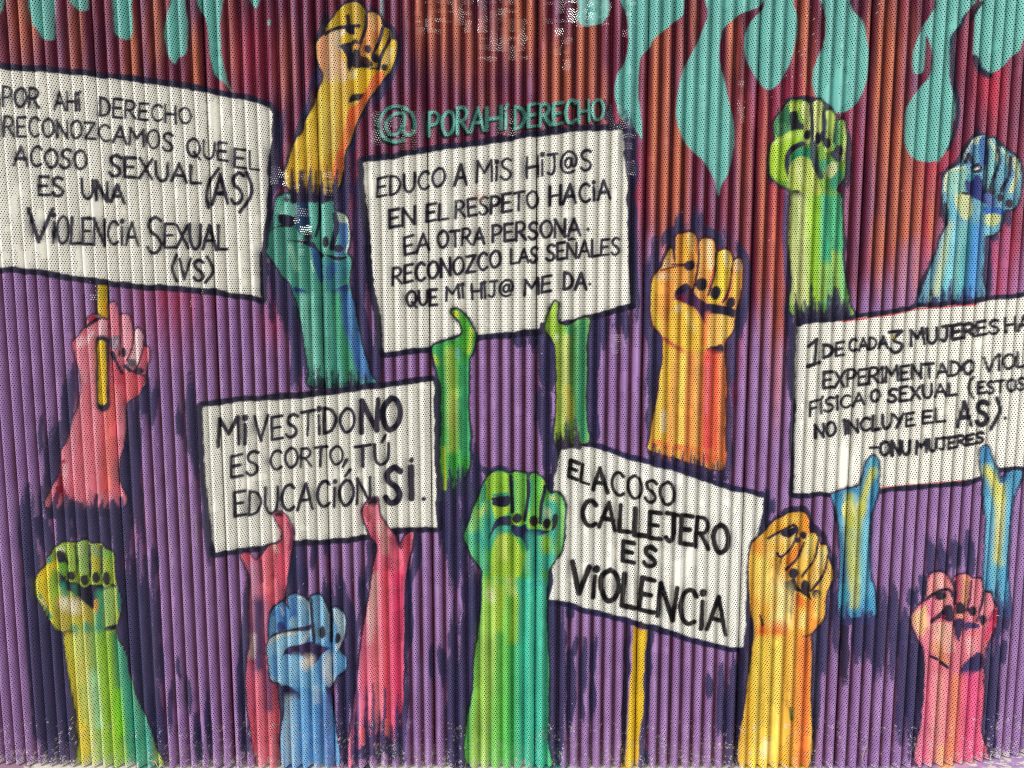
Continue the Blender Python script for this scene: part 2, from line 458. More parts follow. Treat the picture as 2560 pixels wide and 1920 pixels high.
smear(380,1300, 390,1660, w=70, dry=.25); smear(310,1340, 300,1660, w=70, dry=.25); smear(500,1350, 480,1600, w=60, dry=.45); smear(960,1300, 1000,1500, 960,1700, w=100, dry=.2); smear(1370,1280, 1380,1500, 1320,1700, w=70, dry=.2); smear(600,1340, 600,1500, w=60, dry=.5)
at(1, 3)
smear(300,-100, 320,160, w=130, dry=.3); smear(420,-60, 420,160, w=90, dry=.4); smear(600,100, 660,300, 680,500, w=120, dry=.2); smear(720,100, 800,400, 820,800, 800,1100, w=120, dry=.3); smear(740,850, 740,1300, 750,1560, w=100, dry=.25); smear(820,800, 850,1200, w=100, dry=.35)
smear(900,0, 930,250, 900,520, w=90, dry=.4); smear(60,240, 40,520, 50,800, w=110, dry=.3); smear(160,850, 210,1100, 240,1600, w=110, dry=.12); smear(120,950, 110,1100, w=80, dry=.3)
smear(1310,0, 1310,400, 1280,700, w=80, dry=.3); smear(1290,900, 1290,1300, w=60, dry=.2); smear(880,1250, 950,1500, w=110, dry=.35); smear(1040,1300, 1050,1600, w=120, dry=.4); smear(1150,1400, 1230,1560, w=130, dry=.4)
smear(1820,-60, 1850,300, 1800,800, 1790,1300, 1780,1640, w=130, dry=.12); smear(1900,60, 1880,420, w=100, dry=.1); smear(1720,360, 1700,900, 1700,1600, w=110, dry=.32); smear(1600,600, 1620,900, w=70, dry=.42); smear(1510,620, 1520,860, w=40, dry=.5)
at(2, 0)
smear(800,900, 860,1060, w=90, col=NAVY, dry=.5); smear(1010,1060, 1030,1400, 1030,1700, w=90, dry=.15)
at(2, 1)
smear(1020,-60, 1040,400, 1050,960, w=90, dry=.16); smear(1080,600, 1070,1200, w=50, dry=.4)
smear(700,1080, 690,1400, 690,1700, w=120, dry=.22); smear(800,1060, 790,1300, w=90, dry=.34); smear(900,1030, 890,1200, w=70, dry=.42); smear(960,1010, 1000,1250, w=90, dry=.36); smear(250,1150, 280,1400, 290,1700, w=110, dry=.18); smear(60,1200, 60,1340, w=120, dry=.36); smear(180,1190, 190,1340, w=100, dry=.36); smear(340,1330, 350,1660, w=70, dry=.1)
smear(1220,560, 1200,800, 1190,1100, 1230,1400, 1200,1700, w=110, dry=.2); smear(1280,450, 1330,380, 1420,330, 1500,290, w=80, dry=.34); smear(1400,380, 1340,560, 1260,690, w=70, dry=.2); smear(1600,180, 1590,400, w=110, dry=.3); smear(1680,320, 1800,430, w=90, dry=.3); smear(1900,420, 1990,560, 2010,800, 1980,1040, w=100, dry=.3); smear(1930,1060, 1900,1300, 1880,1700, w=90, dry=.16); smear(1280,1150, 1290,1400, 1260,1700, w=70, dry=.2); smear(1990,900, 1980,1250, w=80, dry=.44)
smear(1450,200, 1440,340, w=70, dry=.4); smear(1750,360, 1790,480, w=80, dry=.24)
at(2, 2)
smear(690,-40, 690,300, 700,480, w=100, dry=.2); smear(280,-40, 290,400, 340,800, w=100, dry=.16); smear(220,0, 220,400, w=60, dry=.4); smear(370,420, 350,700, w=90, dry=.1); smear(480,400, 560,460, 640,520, w=120, dry=.14); smear(1200,-40, 1200,400, 1190,640, w=80, dry=.16); smear(1860,-40, 1860,400, 1860,800, w=80, dry=.16); smear(1280,620, 1500,700, 1800,840, w=130, dry=.1); smear(2180,960, 2170,1200, w=80, dry=.1)
smear(1900,0, 1920,200, w=60, col=(130,50,100), dry=.4)
at(2, 3)
smear(370,200, 390,700, 380,1200, 370,1620, w=140, dry=.12); smear(330,100, 320,600, w=90, dry=.08); smear(510,700, 510,1000, 480,1260, w=90, dry=.22); smear(540,520, 540,700, w=50, dry=.3); smear(610,600, 610,1000, w=70, dry=.35); smear(600,1000, 610,1240, w=44, dry=.4); smear(700,560, 705,840, w=64, dry=.32); smear(700,900, 705,1200, w=60, dry=.36); smear(480,260, 500,360, w=80, dry=.3)
smear(1010,380, 990,800, 970,1250, 950,1560, w=46, col=NAVY, dry=.1); smear(1190,460, 1170,800, 1130,1300, 1120,1580, w=60, dry=.1)
smear(1940,640, 1930,1000, 1900,1400, 1880,1620, w=120, dry=.14); smear(1990,420, 1990,800, 1970,1300, w=90, col=NAVY, dry=.1); smear(1690,860, 1700,1050, w=60, dry=.4); smear(1800,830, 1780,1300, w=60, dry=.4); smear(1840,1000, 1840,1400, w=60, dry=.45); smear(2050,260, 2060,560, 2030,900, w=70, dry=.1); smear(1130,1500, 1160,1620, w=70, dry=.3)
at(3, 0)
smear(100,1000, 60,1200, 20,1500, w=60, col=NAVY, dry=.2); smear(180,860, 330,850, 480,900, 600,1000, w=50, col=NAVY, dry=.15); smear(680,1100, 690,1400, 650,1660, w=56, col=NAVY, dry=.3); smear(1790,1170, 1700,1290, 1640,1400, 1520,1500, w=60, col=NAVY, dry=.2); smear(1990,1230, 2120,1340, 2190,1480, w=56, col=NAVY, dry=.2)
at(3, 1)
smear(150,0, 170,500, 180,900, w=70, col=(80,64,110), dry=.35); smear(170,900, 190,1300, w=70, dry=.22); smear(250,850, 280,1100, w=110, dry=.08); smear(390,820, 400,1080, w=90, dry=.08); smear(510,780, 510,1070, w=80, dry=.14); smear(620,800, 640,1060, w=80, dry=.2); smear(640,300, 660,700, 690,1000, w=46, col=NAVY, dry=.3)
smear(200,1150, 200,1400, 200,1700, w=70, dry=.16); smear(1520,20, 1530,260, w=70, col=NAVY, dry=.14); smear(1400,650, 1320,850, 1280,1000, w=60, col=NAVY, dry=.2); smear(1860,350, 1880,700, 1870,960, w=100, dry=.32); smear(1940,330, 1960,420, w=80, dry=.24); smear(2060,150, 2070,280, w=60, dry=.3)
at(3, 2)
smear(60,1160, 150,1100, 300,1080, 370,1200, 470,1310, 520,1420, w=56, col=NAVY, dry=.15); smear(1390,1350, 1400,1660, w=90, dry=.34); smear(1490,1400, 1510,1660, w=100, dry=.2); smear(1620,1360, 1620,1600, w=100, dry=.16); smear(1740,1330, 1750,1660, w=90, dry=.3); smear(560,1000, 600,1200, w=44, col=NAVY, dry=.1); smear(20,1000, 20,1120, w=60, dry=.4); smear(560,1480, 560,1700, w=70, dry=.2)
at(3, 3)
smear(400,360, 420,700, 390,1200, 370,1620, w=90, col=(64,64,92), dry=.08); smear(500,180, 480,500, 460,760, w=90, dry=.14); smear(560,100, 580,500, 600,760, w=60, dry=.24)
smear(640,260, 660,560, 660,860, w=70, col=NAVY, dry=.14); smear(770,340, 780,680, w=110, dry=.12); smear(870,330, 880,680, w=90, dry=.2); smear(980,200, 970,600, 950,800, w=110, dry=.24); smear(1080,80, 1080,500, 1060,800, w=90, dry=.34); smear(1200,420, 1170,900, 1150,1300, w=110, dry=.2); smear(1290,560, 1270,1000, 1260,1500, w=120, dry=.1); smear(1330,640, 1310,1100, w=60, col=NAVY, dry=.1); smear(1250,100, 1240,260, w=90, dry=.24); smear(1340,0, 1350,160, w=70, dry=.3); smear(1140,420, 1110,560, w=50, dry=.3)
smear(1960,60, 1990,300, 1960,560, w=90, dry=.24); smear(1910,620, 1890,1000, 1880,1500, w=90, dry=.1); smear(1970,600, 1950,1000, 1930,1600, w=80, dry=.22); smear(2070,200, 2060,480, w=70, dry=.34); smear(2040,560, 2010,760, w=60, dry=.36)

# ---------------------------------------------------------------- arms that placards overlap
at(1, 1)
arm('teal clenched fist with a blue edged forearm, left of the centre placard', (86,164,146),
    [180,60, 240,12, 310,18, 350,70, 440,60, 450,20, 490,-10, 530,10, 548,80, 565,30, 615,18, 660,60, 672,160, 700,172, 765,190, 795,270, 802,420, 775,530, 818,590, 812,690, 795,790, 820,900, 850,1000, 885,1180, 930,1400, 985,1570, 1000,1680, 480,1680, 462,1540, 430,1350, 402,1200, 370,1020, 322,870, 288,780, 218,700, 148,580, 70,490, 64,400, 110,345, 130,250, 155,150], 30)
P((128,206,188), [192,80, 250,20, 320,30, 352,100, 340,200, 250,190, 180,180]); S((60,120,120), [150,200, 140,300], 40, clip=True)
P(NAVY, [190,190, 300,200, 345,225, 342,270, 280,300, 200,260]); L(DEEP, [112,340, 200,296, 290,280], 20)
P((40,70,110), [350,70, 440,60, 455,250, 470,330, 400,400, 350,300]); P((112,194,178), [455,40, 530,25, 535,200, 505,350, 470,260])
P((118,198,182), [562,60, 652,60, 668,200, 652,380, 612,505, 572,485, 560,300]); P((84,128,176), [696,190, 768,200, 800,320, 772,520, 722,562, 680,515, 718,400])
L((222,224,200), [705,185, 765,200, 796,290, 798,420, 770,520], 14, a=.8); P((205,218,196), [700,185, 760,200, 780,260, 705,250], a=.8)
P((60,140,130), [380,330, 470,300, 490,470, 430,460, 385,400]); P((84,158,142), [112,350, 225,300, 330,390, 300,440, 262,430, 300,560, 360,810, 220,700, 70,480])
P(NAVY, [262,420, 340,430, 400,450, 470,480, 520,560, 560,690, 590,730, 560,620, 600,540, 680,560, 780,560, 700,600, 560,520, 480,430, 360,420]); P((54,96,150), [470,480, 560,560, 580,760, 540,740])
P((70,140,150), [600,560, 690,600, 780,590, 800,700, 720,800, 620,860, 590,720]); P((62,104,160), [610,640, 700,610, 690,690, 620,760], a=.8); L((170,216,190), [300,470, 320,560, 350,660], 40, soft=6, a=.8); L((170,216,190), [470,590, 500,680], 16, a=.8)
P((40,70,130), [320,810, 420,840, 435,890, 390,900, 340,870]); P((56,84,140), [600,900, 700,820, 790,800, 760,930, 640,980, 600,1000])
nail(598,430,32,50); nail(714,488,40,36,10); nail(455,385,32,40)
L(NAVY, [548,60, 545,250, 512,380], 22); L(NAVY, [682,190, 690,310, 655,480], 34)
for x0, x1, c, w in ((400,480,(92,178,160),60), (440,520,(150,212,196),50), (500,560,(118,196,176),60), (640,720,(96,180,164),80), (720,800,(70,160,118),80), (790,930,(70,110,176),60), (850,980,(82,130,200),56)):
    L(c, [x0-20,900, x0,1150, x1,1600], w, soft=10, dry=.1)
fringe(NAVY, 470, 1000, (1690,1690), (1480,1560), 16, 34, seed=4); 
done([0,840, 1000,840])

at(3, 0)
arm('green clenched fist below the wide teal drip, its forearm cut by the right placard', (126,172,70),
    [130,940, 190,870, 260,866, 335,880, 362,930, 390,882, 440,868, 480,915, 500,955, 540,948, 575,1000, 582,1060, 640,1030, 666,1100, 668,1250, 662,1380, 642,1540, 590,1640, 632,1720, 640,2100, 660,2400, 700,2620, 700,2730, 220,2730, 210,2400, 182,2100, 186,1720, 180,1650, 100,1600, 30,1530, 8,1430, 20,1250, 56,1180, 58,1060], 30)
P((56,124,86), [64,1060, 180,900, 192,1120, 80,1175]); P((188,212,96), [190,885, 270,895, 262,960, 200,985]); P((44,50,60), [190,975, 250,955, 275,1050, 302,1080, 290,1150, 240,1172, 200,1130]); P((90,150,110), [80,1080, 150,1060, 170,1130, 100,1160])
P((206,218,140), [288,890, 350,900, 362,1000, 352,1225, 310,1215, 300,1050]); P((208,218,140), [390,888, 462,890, 466,1100, 442,1255, 392,1245]); P((192,212,116), [490,985, 562,965, 574,1100, 535,1290, 478,1285]); P((128,190,92), [588,1040, 650,1035, 658,1250, 630,1340, 556,1320]); L((218,226,150), [645,1050, 655,1250, 640,1380], 22)
P((44,110,84), [470,1020, 498,1000, 500,1200, 470,1260]); P((44,120,90), [575,1070, 605,1060, 600,1260, 565,1230])
nail(335,1160,32,42); nail(430,1192,28,50); nail(508,1232,30,48); nail(604,1300,42,56)
L(NAVY, [372,900, 376,1100, 384,1260], 26); L(NAVY, [482,930, 472,1200], 26); L((36,70,60), [584,1010, 566,1220], 22)
P((168,206,66), [26,1240, 130,1158, 290,1118, 292,1180, 200,1270, 150,1340, 168,1480, 190,1560, 60,1545, 14,1430]); L((214,226,150), [60,1230, 160,1180, 270,1150], 26, a=.7, soft=6)
P((50,150,112), [180,1380, 250,1290, 330,1270, 400,1320, 420,1420, 300,1400, 200,1440]); L(NAVY, [292,1240, 200,1290, 160,1390, 190,1530], 46); P((192,208,110), [190,1430, 270,1350, 370,1390, 412,1500, 444,1680, 200,1650]); L((222,226,170), [250,1400, 280,1560], 44, soft=8, a=.7)
L((62,72,84), [390,1240, 400,1380, 450,1520], 60); L((60,64,84), [560,1330, 600,1370], 60); L((60,154,116), [490,1420, 580,1490, 570,1600], 100, soft=8); P((208,214,160), [510,1420, 570,1400, 590,1470, 540,1540, 500,1500])
P(NAVY, [110,1600, 180,1640, 190,1700, 140,1680]); P((50,60,50), [200,1650, 270,1640, 290,1690, 230,1710])
for x0, x1, c, w in ((200,250,(206,214,140),80), (300,310,(214,220,158),90), (390,400,(170,214,70),90), (440,450,(140,190,50),40), (500,500,(78,194,160),80), (550,560,(46,140,96),50), (605,620,(70,190,150),70)):
    L(c, [x0,1720, x0,2000, x1,2600], w, soft=12, dry=.05)
L((186,212,96), [490,2300, 480,2560], 60, soft=14, dry=.2); L((186,212,96), [580,2200, 600,2600], 60, soft=14, dry=.3)
fringe((66,62,96), 225, 700, (2800,2740), (2420,2440), 9, 84, seed=9); fringe(NAVY, 225, 700, (2780,2740), (2520,2560), 10, 50, seed=10)
done([0,1655, 2212,1655])

at(3, 0)
arm('blue clenched fist with cream highlights at the right edge, above the right placard', (110,168,190),
    [1740,1250, 1790,1186, 1870,1166, 1900,1192, 1960,1196, 1982,1262, 2040,1266, 2092,1330, 2132,1356, 2172,1430, 2184,1560, 2160,1720, 2110,1800, 2040,1810, 2012,1900, 1990,1990, 1932,2030, 1872,2040, 1860,2180, 1850,2400, 1830,2660, 1320,2660, 1332,2510, 1402,2310, 1462,2160, 1502,2020, 1552,1920, 1520,1780, 1508,1660, 1510,1560, 1550,1476, 1650,1416, 1690,1330], 30)
P((152,202,190), [1522,1540, 1560,1472, 1700,1432, 1722,1480, 1700,1610, 1640,1720, 1560,1700, 1520,1620]); L((220,224,186), [1524,1640, 1530,1550, 1575,1470, 1690,1440], 20); L((220,224,186), [1540,1700, 1560,1800], 14)
P((40,44,84), [1742,1430, 1832,1400, 1836,1480, 1770,1490]); P((44,52,116), [1700,1560, 1800,1500, 1850,1560, 1872,1700, 1880,1760, 1800,1720, 1740,1690]); P((80,150,170), [1720,1500, 1790,1500, 1740,1560]); L((226,226,190), [1780,1460, 1810,1450], 16)
L((198,214,190), [1800,1206, 1750,1290, 1710,1370], 56); L((80,130,170), [1770,1260, 1730,1400], 44); L((62,112,172), [1850,1200, 1846,1400], 56); L((210,220,186), [1840,1180, 1800,1210], 16)
L((122,186,188), [1925,1220, 1960,1350, 1915,1500, 1900,1620], 78); L((216,222,180), [1915,1210, 1960,1290, 1962,1380], 20); L((104,164,184), [2030,1290, 2056,1400, 1995,1560, 1960,1660], 64); L((200,216,184), [2010,1280, 2060,1340, 2072,1420], 22); L((204,216,176), [2128,1385, 2142,1500, 2095,1640], 54); L((92,150,186), [2110,1480, 2060,1640], 40)
for q in ([1890,1186, 1886,1430, 1880,1660], [1988,1280, 1994,1400, 1940,1560, 1920,1660], [2096,1360, 2082,1500, 2012,1650], [1700,1400, 1730,1330, 1760,1400]): L(NAVY, q, 26)
nail(2078,1756,34,40); nail(2000,1700,30,34); nail(1930,1650,30,34)
P((58,110,186), [1870,1780, 2000,1790, 2040,1830, 1960,1860, 1880,1850]); P((208,216,156), [1880,1850, 1990,1850, 1990,1930, 1920,1970, 1880,1930]); P((130,196,214), [1870,1950, 1960,1960, 1930,2030, 1872,2020]); P((90,110,170), [1880,1660, 1960,1700, 1960,1780, 1880,1770])
P((210,216,166), [1620,1690, 1720,1660, 1760,1800, 1700,1900, 1620,1800]); L(NAVY, [1530,1760, 1550,1860], 24); P(DEEP, [1660,1660, 1730,1660, 1720,1690]); L((120,200,220), [1570,1720, 1600,1860, 1560,2000], 60, soft=8)
for x0, x1, c, w in ((1580,1440,(208,214,160),84), (1620,1500,(128,204,222),80), (1690,1590,(150,206,190),60), (1730,1640,(92,180,190),60), (1770,1690,(60,140,150),50), (1800,1740,(76,148,216),80)):
    L(c, [x0,1960, (x0*2+x1)/3,2200, x1,2600], w, soft=12, dry=.05)
fringe((58,70,130), 1290, 1840, (2690,2640), (2440,2400), 10, 66, seed=14); fringe(NAVY, 1290, 1850, (2690,2640), (2500,2480), 10, 40, seed=15)
done([0,2000, 2212,1930])

at(2, 1)
arm('orange and yellow clenched fist above the lower placard, dripping at the cut wrist end', (228,164,84),
    [1415,390, 1480,360, 1545,352, 1590,400, 1600,540, 1622,420, 1680,398, 1742,420, 1762,515, 1832,488, 1882,530, 1895,640, 1912,600, 1952,576, 1980,620, 1984,800, 1962,880, 1934,1000, 1926,1100, 1892,1220, 1840,1290, 1840,1500, 1838,2000, 1830,2330, 1790,2400, 1600,2350, 1400,2290, 1190,2230, 1180,2150, 1240,1880, 1270,1659, 1300,1400, 1298,1250, 1230,1160, 1200,1060, 1210,800, 1230,720, 1288,650, 1368,485, 1412,600], 30, (60,34,56))
P((230,164,76), [1420,395, 1500,362, 1582,380, 1580,560, 1500,605, 1416,625]); L((242,226,140), [1540,375, 1552,500], 46, soft=8); L((226,196,60), [1480,420, 1500,580], 40, soft=8, a=.7)
P((236,196,146), [1298,640, 1368,505, 1388,590, 1370,655]); L((230,206,60), [1370,500, 1340,570], 18)
P((232,174,86), [1232,740, 1400,664, 1550,690, 1582,664, 1580,745, 1500,795, 1402,845, 1392,930, 1370,1010, 1300,1250, 1206,1090]); L((240,214,84), [1225,760, 1222,1000, 1262,1160], 40, soft=6); L((240,210,180), [1270,730, 1340,720], 40, soft=8, a=.8); L((224,130,72), [1330,800, 1330,1080], 40, soft=8, a=.7)
P(NAVY, [1488,605, 1560,582, 1574,640, 1535,685, 1488,655]); L((120,40,44), [1288,672, 1400,640, 1492,632], 16); L(NAVY, [1380,620, 1500,620], 12)
P((236,176,96), [1620,430, 1680,402, 1748,440, 1752,600, 1722,740, 1655,895, 1562,870, 1612,700]); L((244,222,176), [1700,430, 1712,640], 44, soft=7); P((238,206,66), [1772,530, 1832,495, 1882,560, 1882,700, 1822,910, 1750,965, 1688,922, 1742,780]); L((246,228,170), [1840,520, 1856,640], 34, soft=7)
P((234,168,88), [1914,612, 1960,588, 1982,700, 1960,900, 1880,1035, 1828,992, 1880,850]); L((244,220,180), [1946,590, 1946,660], 40, soft=7); L((236,210,70), [1950,720, 1920,880], 26, soft=6)
L((220,80,70), [1745,640, 1700,820], 18); L((226,90,90), [1885,760, 1850,920], 22); L((220,70,50), [1580,400, 1588,520], 12); L((220,70,50), [1590,700, 1560,840], 14)
nail(1630,790,50,58,12); nail(1755,868,48,58,12); nail(1884,958,38,48,15)
for q in ([1602,400, 1612,560, 1590,720, 1556,860], [1762,520, 1742,720, 1690,890], [1897,640, 1872,830, 1822,950]): L((64,28,54), q, 20)
P((78,44,84), [1402,850, 1500,790, 1560,850, 1600,905, 1690,965, 1760,985, 1830,1015, 1925,1085, 1800,1065, 1712,1055, 1682,1165, 1600,1025, 1500,965, 1420,945]); P((120,34,70), [1420,900, 1500,890, 1490,950, 1430,940]); P(NAVY, [1690,960, 1920,1010, 1925,1080, 1800,1050, 1710,1020]); P(NAVY, [1420,830, 1490,800, 1520,850, 1410,890])
P((238,198,76), [1390,950, 1480,965, 1600,1065, 1642,1200, 1610,1500, 1300,1420, 1330,1200]); E((250,238,200), 1440,1010,24,28, soft=8); L((246,226,140), [1520,1060, 1560,1180], 36, soft=8)
P((238,194,104), [1700,1060, 1900,1085, 1905,1200, 1800,1292, 1690,1332, 1680,1185]); L((234,134,80), [1690,1060, 1660,1300], 40, soft=8)
L((196,92,84), [1310,1262, 1400,1330, 1500,1400, 1552,1520], 32, soft=5); P(NAVY, [1680,1352, 1800,1312, 1832,1350, 1812,1392, 1720,1392]); L((226,70,80), [1720,1380, 1700,1560], 40, soft=8)
for x0, x1, c, w in ((1320,1200,(226,196,84),60), (1350,1270,(240,206,84),80), (1430,1380,(232,170,90),70), (1480,1440,(244,214,100),70), (1550,1520,(232,156,88),80), (1600,1580,(226,176,96),60), (1690,1680,(230,80,84),90), (1760,1760,(232,100,80),70), (1815,1815,(236,138,88),50)):
    L(c, [x0,1420, (x0+x1)/2,1800, x1,2300], w, soft=12, dry=.04)
L((250,244,220), [1310,1900, 1300,2060], 30, soft=6, dry=.2); L((216,110,120), [1690,1480, 1670,1900], 30, soft=8)
fringe((236,140,80), 1215, 1840, (2150,2260), (2300,2420), 16, 40, seed=21); fringe((58,48,84), 1190, 1850, (2330,2480), (2170,2280), 22, 34, seed=22)
done([0,1340, 2212,1340])

at(1, 1)
# ---------------------------------------------------------------- pole of the top left placard, then the placards
at(0, 1)
pole_a = new_id('painted_pole', 'yellow pole under the top left placard, gripped by the pink fist')
def pole_stroke(pts, w, edge):
    S(NAVY, pts, w + edge, own=pole_a, smooth=False, dry=.12); S((224,192,44), pts, w, own=pole_a, smooth=False, tex=.3, dry=.05)
pole_stroke([885,740, 888,1080], 84, 36)

at(0, 0)
p1 = placard('large placard cut off by the left edge, its text starting POR AHÍ DERECHO',
    [-600,520, -200,565, 0,600, 320,622, 640,642, 960,682, 1280,718, 1600,766, 1900,822, 2212,888, 2312,930, 2350,985, 2340,1150, 2310,1450, 2302,1659, 2285,1900, 2250,2200, 2247,2560,
     2212,2552, 2030,2530, 1850,2492, 1560,2462, 1280,2452, 1060,2425, 840,2400, 640,2380, 480,2350, 320,2322, 160,2310, 0,2300, -600,2240], 56)
t = line_id(p1, 'POR AHÍ DERECHO')
word('POR', 20,915, 335,930, 165, own=t); word('AHí', 465,940, 690,950, 148, own=t); word('DERECHO', 860,995, 1645,1068, 158, own=t, h2=136)
t = line_id(p1, 'RECONOZCAMOS QUE EL')
word('RECONOZ', 30,1165, 820,1203, 168, own=t, h2=140); word('CAMOS', 850,1210, 1490,1303, 145, own=t, h2=160); word('QUE', 1612,1340, 1965,1392, 148, own=t); word('EL', 2025,1432, 2240,1470, 150, own=t)
t = line_id(p1, 'ACOSO SEXUAL (AS)')
word('ACOSO', 120,1420, 745,1462, 168, own=t, w=32, h2=154); word('SEXUAL', 945,1510, 1730,1590, 185, own=t, w=32, h2=150)
word('AS', 1830,1765, 2100,1755, 262, own=t, w=36); S(INK, [1885,1455, 1812,1560, 1785,1680, 1800,1790], 34, own=t, tex=.6); S(INK, [2125,1485, 2168,1600, 2160,1700, 2070,1830], 34, own=t, tex=.6)
t = line_id(p1, 'ES UNA')
word('ES', 335,1678, 545,1690, 162, own=t, w=31); word('UNA', 705,1705, 1070,1755, 156, own=t, w=34)
at(0, 1)
t = line_id(p1, 'VIOLENCIA SEXUAL')
word('V', 235,430, 450,430, 288, own=t, w=40); word('iOLEN', 455,432, 905,465, 235, own=t, w=29, gap=.16); word('CiA', 930,445, 1190,465, 195, own=t, w=29)
word('S', 1270,512, 1395,512, 298, own=t, w=34); word('EXUAL', 1420,475, 1960,500, 200, own=t, w=31, h2=215, gap=.12)
t = line_id(p1, '(VS)')
word('VS', 1545,755, 1755,758, 172, own=t, w=32); S(INK, [1520,540, 1486,640, 1495,700, 1525,768], 32, own=t, tex=.6); S(INK, [1790,560, 1830,640, 1826,710, 1770,775], 32, own=t, tex=.6)

at(1, 0)
p2 = placard('centre placard below the teal handle, its text starting EDUCO A MIS HIJ@S',
    [922,1410, 1180,1372, 1480,1318, 1800,1272, 2212,1215, 2440,1175, 2812,1130, 3162,1118, 3180,1400, 3202,1659, 3200,1900, 3216,2000, 3227,2619, 3060,2665, 2870,2715, 2770,2750, 2640,2770, 2452,2785, 2445,2840, 2212,2859,
     1910,2886, 1740,2915, 1640,2955, 1530,2962, 1520,2980, 1310,3010, 1105,3040, 1090,2910, 1070,2720, 1030,2490, 1000,2220, 972,1960, 950,1680], 58)
t = line_id(p2, 'EDUCO A MIS HIJ@S')
word('EDUCO', 1045,1698, 1630,1603, 165, own=t, h2=150); word('A', 1715,1602, 1815,1592, 172, own=t, w=30); word('MiS', 1905,1570, 2205,1545, 172, own=t)
at(2, 0); word('HiJ@S', 125,1535, 680,1460, 182, own=t, w=28)
at(1, 1); t = line_id(p2, 'EN EL RESPETO HACIA')
word('EN', 1150,305, 1370,270, 152, own=t, w=31); word('EL', 1470,255, 1655,230, 142, own=t, w=30); word('RESPETO', 1720,220, 2432,130, 148, own=t, w=29)
at(2, 1); word('HACiA', 325,115, 845,55, 160, own=t, w=32)
at(1, 1); t = line_id(p2, 'EA OTRA PERSONA.')
word('EA', 1280,545, 1495,497, 158, own=t, w=32); word('OTRA', 1570,482, 1970,437, 138, own=t, w=29); word('PERSONA', 2040,428, 2797,370, 145, own=t, w=30)
at(2, 1); E(INK, 650, 315, 18, 16, own=t)
at(1, 1); t = line_id(p2, 'RECONOZCO LAS SEÑALES')
word('RECONOZCO', 1180,800, 2110,645, 145, own=t, w=29)
at(2, 1); word('LAS', -15,618, 215,600, 125, own=t, w=28); word('SEÑALES', 297,588, 925,536, 138, own=t, w=27)
at(1, 1); t = line_id(p2, 'QUE MI HIJ@ ME DA.')
word('QUE', 1298,985, 1560,970, 130, own=t, w=30); word('Mi', 1640,938, 1790,908, 118, own=t, w=28); word('HiJ@', 1865,918, 2222,890, 132, own=t, w=27)
at(2, 1); word('ME', 108,890, 335,858, 135, own=t, w=30); word('DA', 447,838, 640,840, 138, own=t, w=32); E(INK, 670,795,16,16, own=t)
E((214,150,130), -280, 30, 26, 30, a=.35, soft=12); 

at(2, 2)
p4 = placard('lower tilted placard on a yellow pole, its text starting EL ACOSO',
    [440,510, 520,512, 640,545, 860,592, 1010,650, 1150,690, 1360,740, 1530,795, 1700,850, 1880,915, 2060,960, 2163,988, 2140,1190, 2110,1330, 2068,1400, 2062,1659, 2035,1680, 2010,2060, 1990,2270, 1900,2268,
     1660,2212, 1400,2138, 1160,2064, 1000,2018, 720,1948, 480,1884, 318,1864, 345,1760, 352,1500, 352,1200, 355,910, 362,830, 402,640], 52, (44,40,78), (238,238,230))
BLK = (24, 23, 26)
t = line_id(p4, 'EL ACOSO')
word('EL', 487,792, 660,862, 150, own=t, w=36, col=BLK, skew=.12); word('ACOSO', 695,908, 1400,1055, 205, own=t, w=37, col=BLK, h2=190)
t = line_id(p4, 'CALLEJERO')
word('CALLEJERO', 600,1205, 1862,1458, 225, own=t, w=44, col=BLK, h2=250, skew=.06)
t = line_id(p4, 'ES')
word('ES', 955,1522, 1240,1585, 172, own=t, w=48, col=BLK, gap=.5)
at(2, 3); t = line_id(p4, 'VIOLENCIA')
word('ViOLENCiA', 502,118, 1842,508, 252, own=t, w=46, col=BLK, skew=.10, h2=325); 
pole_b = new_id('painted_pole', 'yellow pole under the lower tilted placard, running to the bottom edge')
P((226,188,46), [1050,425, 1100,460, 1168,462, 1150,700, 1122,1200, 1100,1400, 1085,1650, 975,1650, 1000,1250, 1030,800], own=pole_b, smooth=False, clip=False)
S((240,206,60), [1100,520, 1070,1000, 1030,1600], 36, soft=10); S((58,48,40), [1110,400, 1130,440], 26, dry=.2)

at(3, 1)
p5 = placard('placard cut off by the right edge, its text starting 1 DE CADA 3 MUJERES',
    [245,1170, 330,1140, 430,1130, 640,1110, 830,1088, 1100,1046, 1300,1006, 1560,988, 1800,966, 1832,945, 2040,925, 2212,905, 2900,840, 2900,2290, 2400,2345, 2212,2360, 1970,2380, 1830,2450, 1720,2490, 1460,2508,
     1200,2530, 950,2560, 770,2540, 560,2590, 220,2600, 228,2200, 235,1659], 46)
S((214,90,96), [640,1114, 830,1092, 1100,1050, 1300,1010, 1560,990, 1790,968], 14, dry=.5)
S((214,120,120), [560,2585, 760,2540], 12, dry=.55); S((214,110,110), [960,2556, 1200,2528, 1700,2488], 10, dry=.6)
t = line_id(p5, '1 DE CADA 3 MUJERES HAN')
I5 = (32, 30, 44)
word('1', 345,1500, 445,1478, 215, own=t, w=32, col=I5); word('DE', 478,1425, 655,1405, 112, own=t, w=32, col=I5); word('CADA', 700,1372, 1030,1340, 102, own=t, w=29, col=I5)
S(I5, [1045,1212, 1152,1198], 34, own=t, smooth=False); S(I5, [1150,1200, 1084,1275, 1150,1310, 1142,1360, 1092,1385, 1052,1352], 34, own=t); E((224,200,60), 1075,1250,16,18, a=.8)
word('MUJERES', 1230,1325, 1990,1213, 130, own=t, w=33, col=I5, h2=108); word('HAN', 2047,1212, 2380,1160, 128, own=t, w=32, col=I5)
t = line_id(p5, 'EXPERIMENTADO VIOLENCIA')
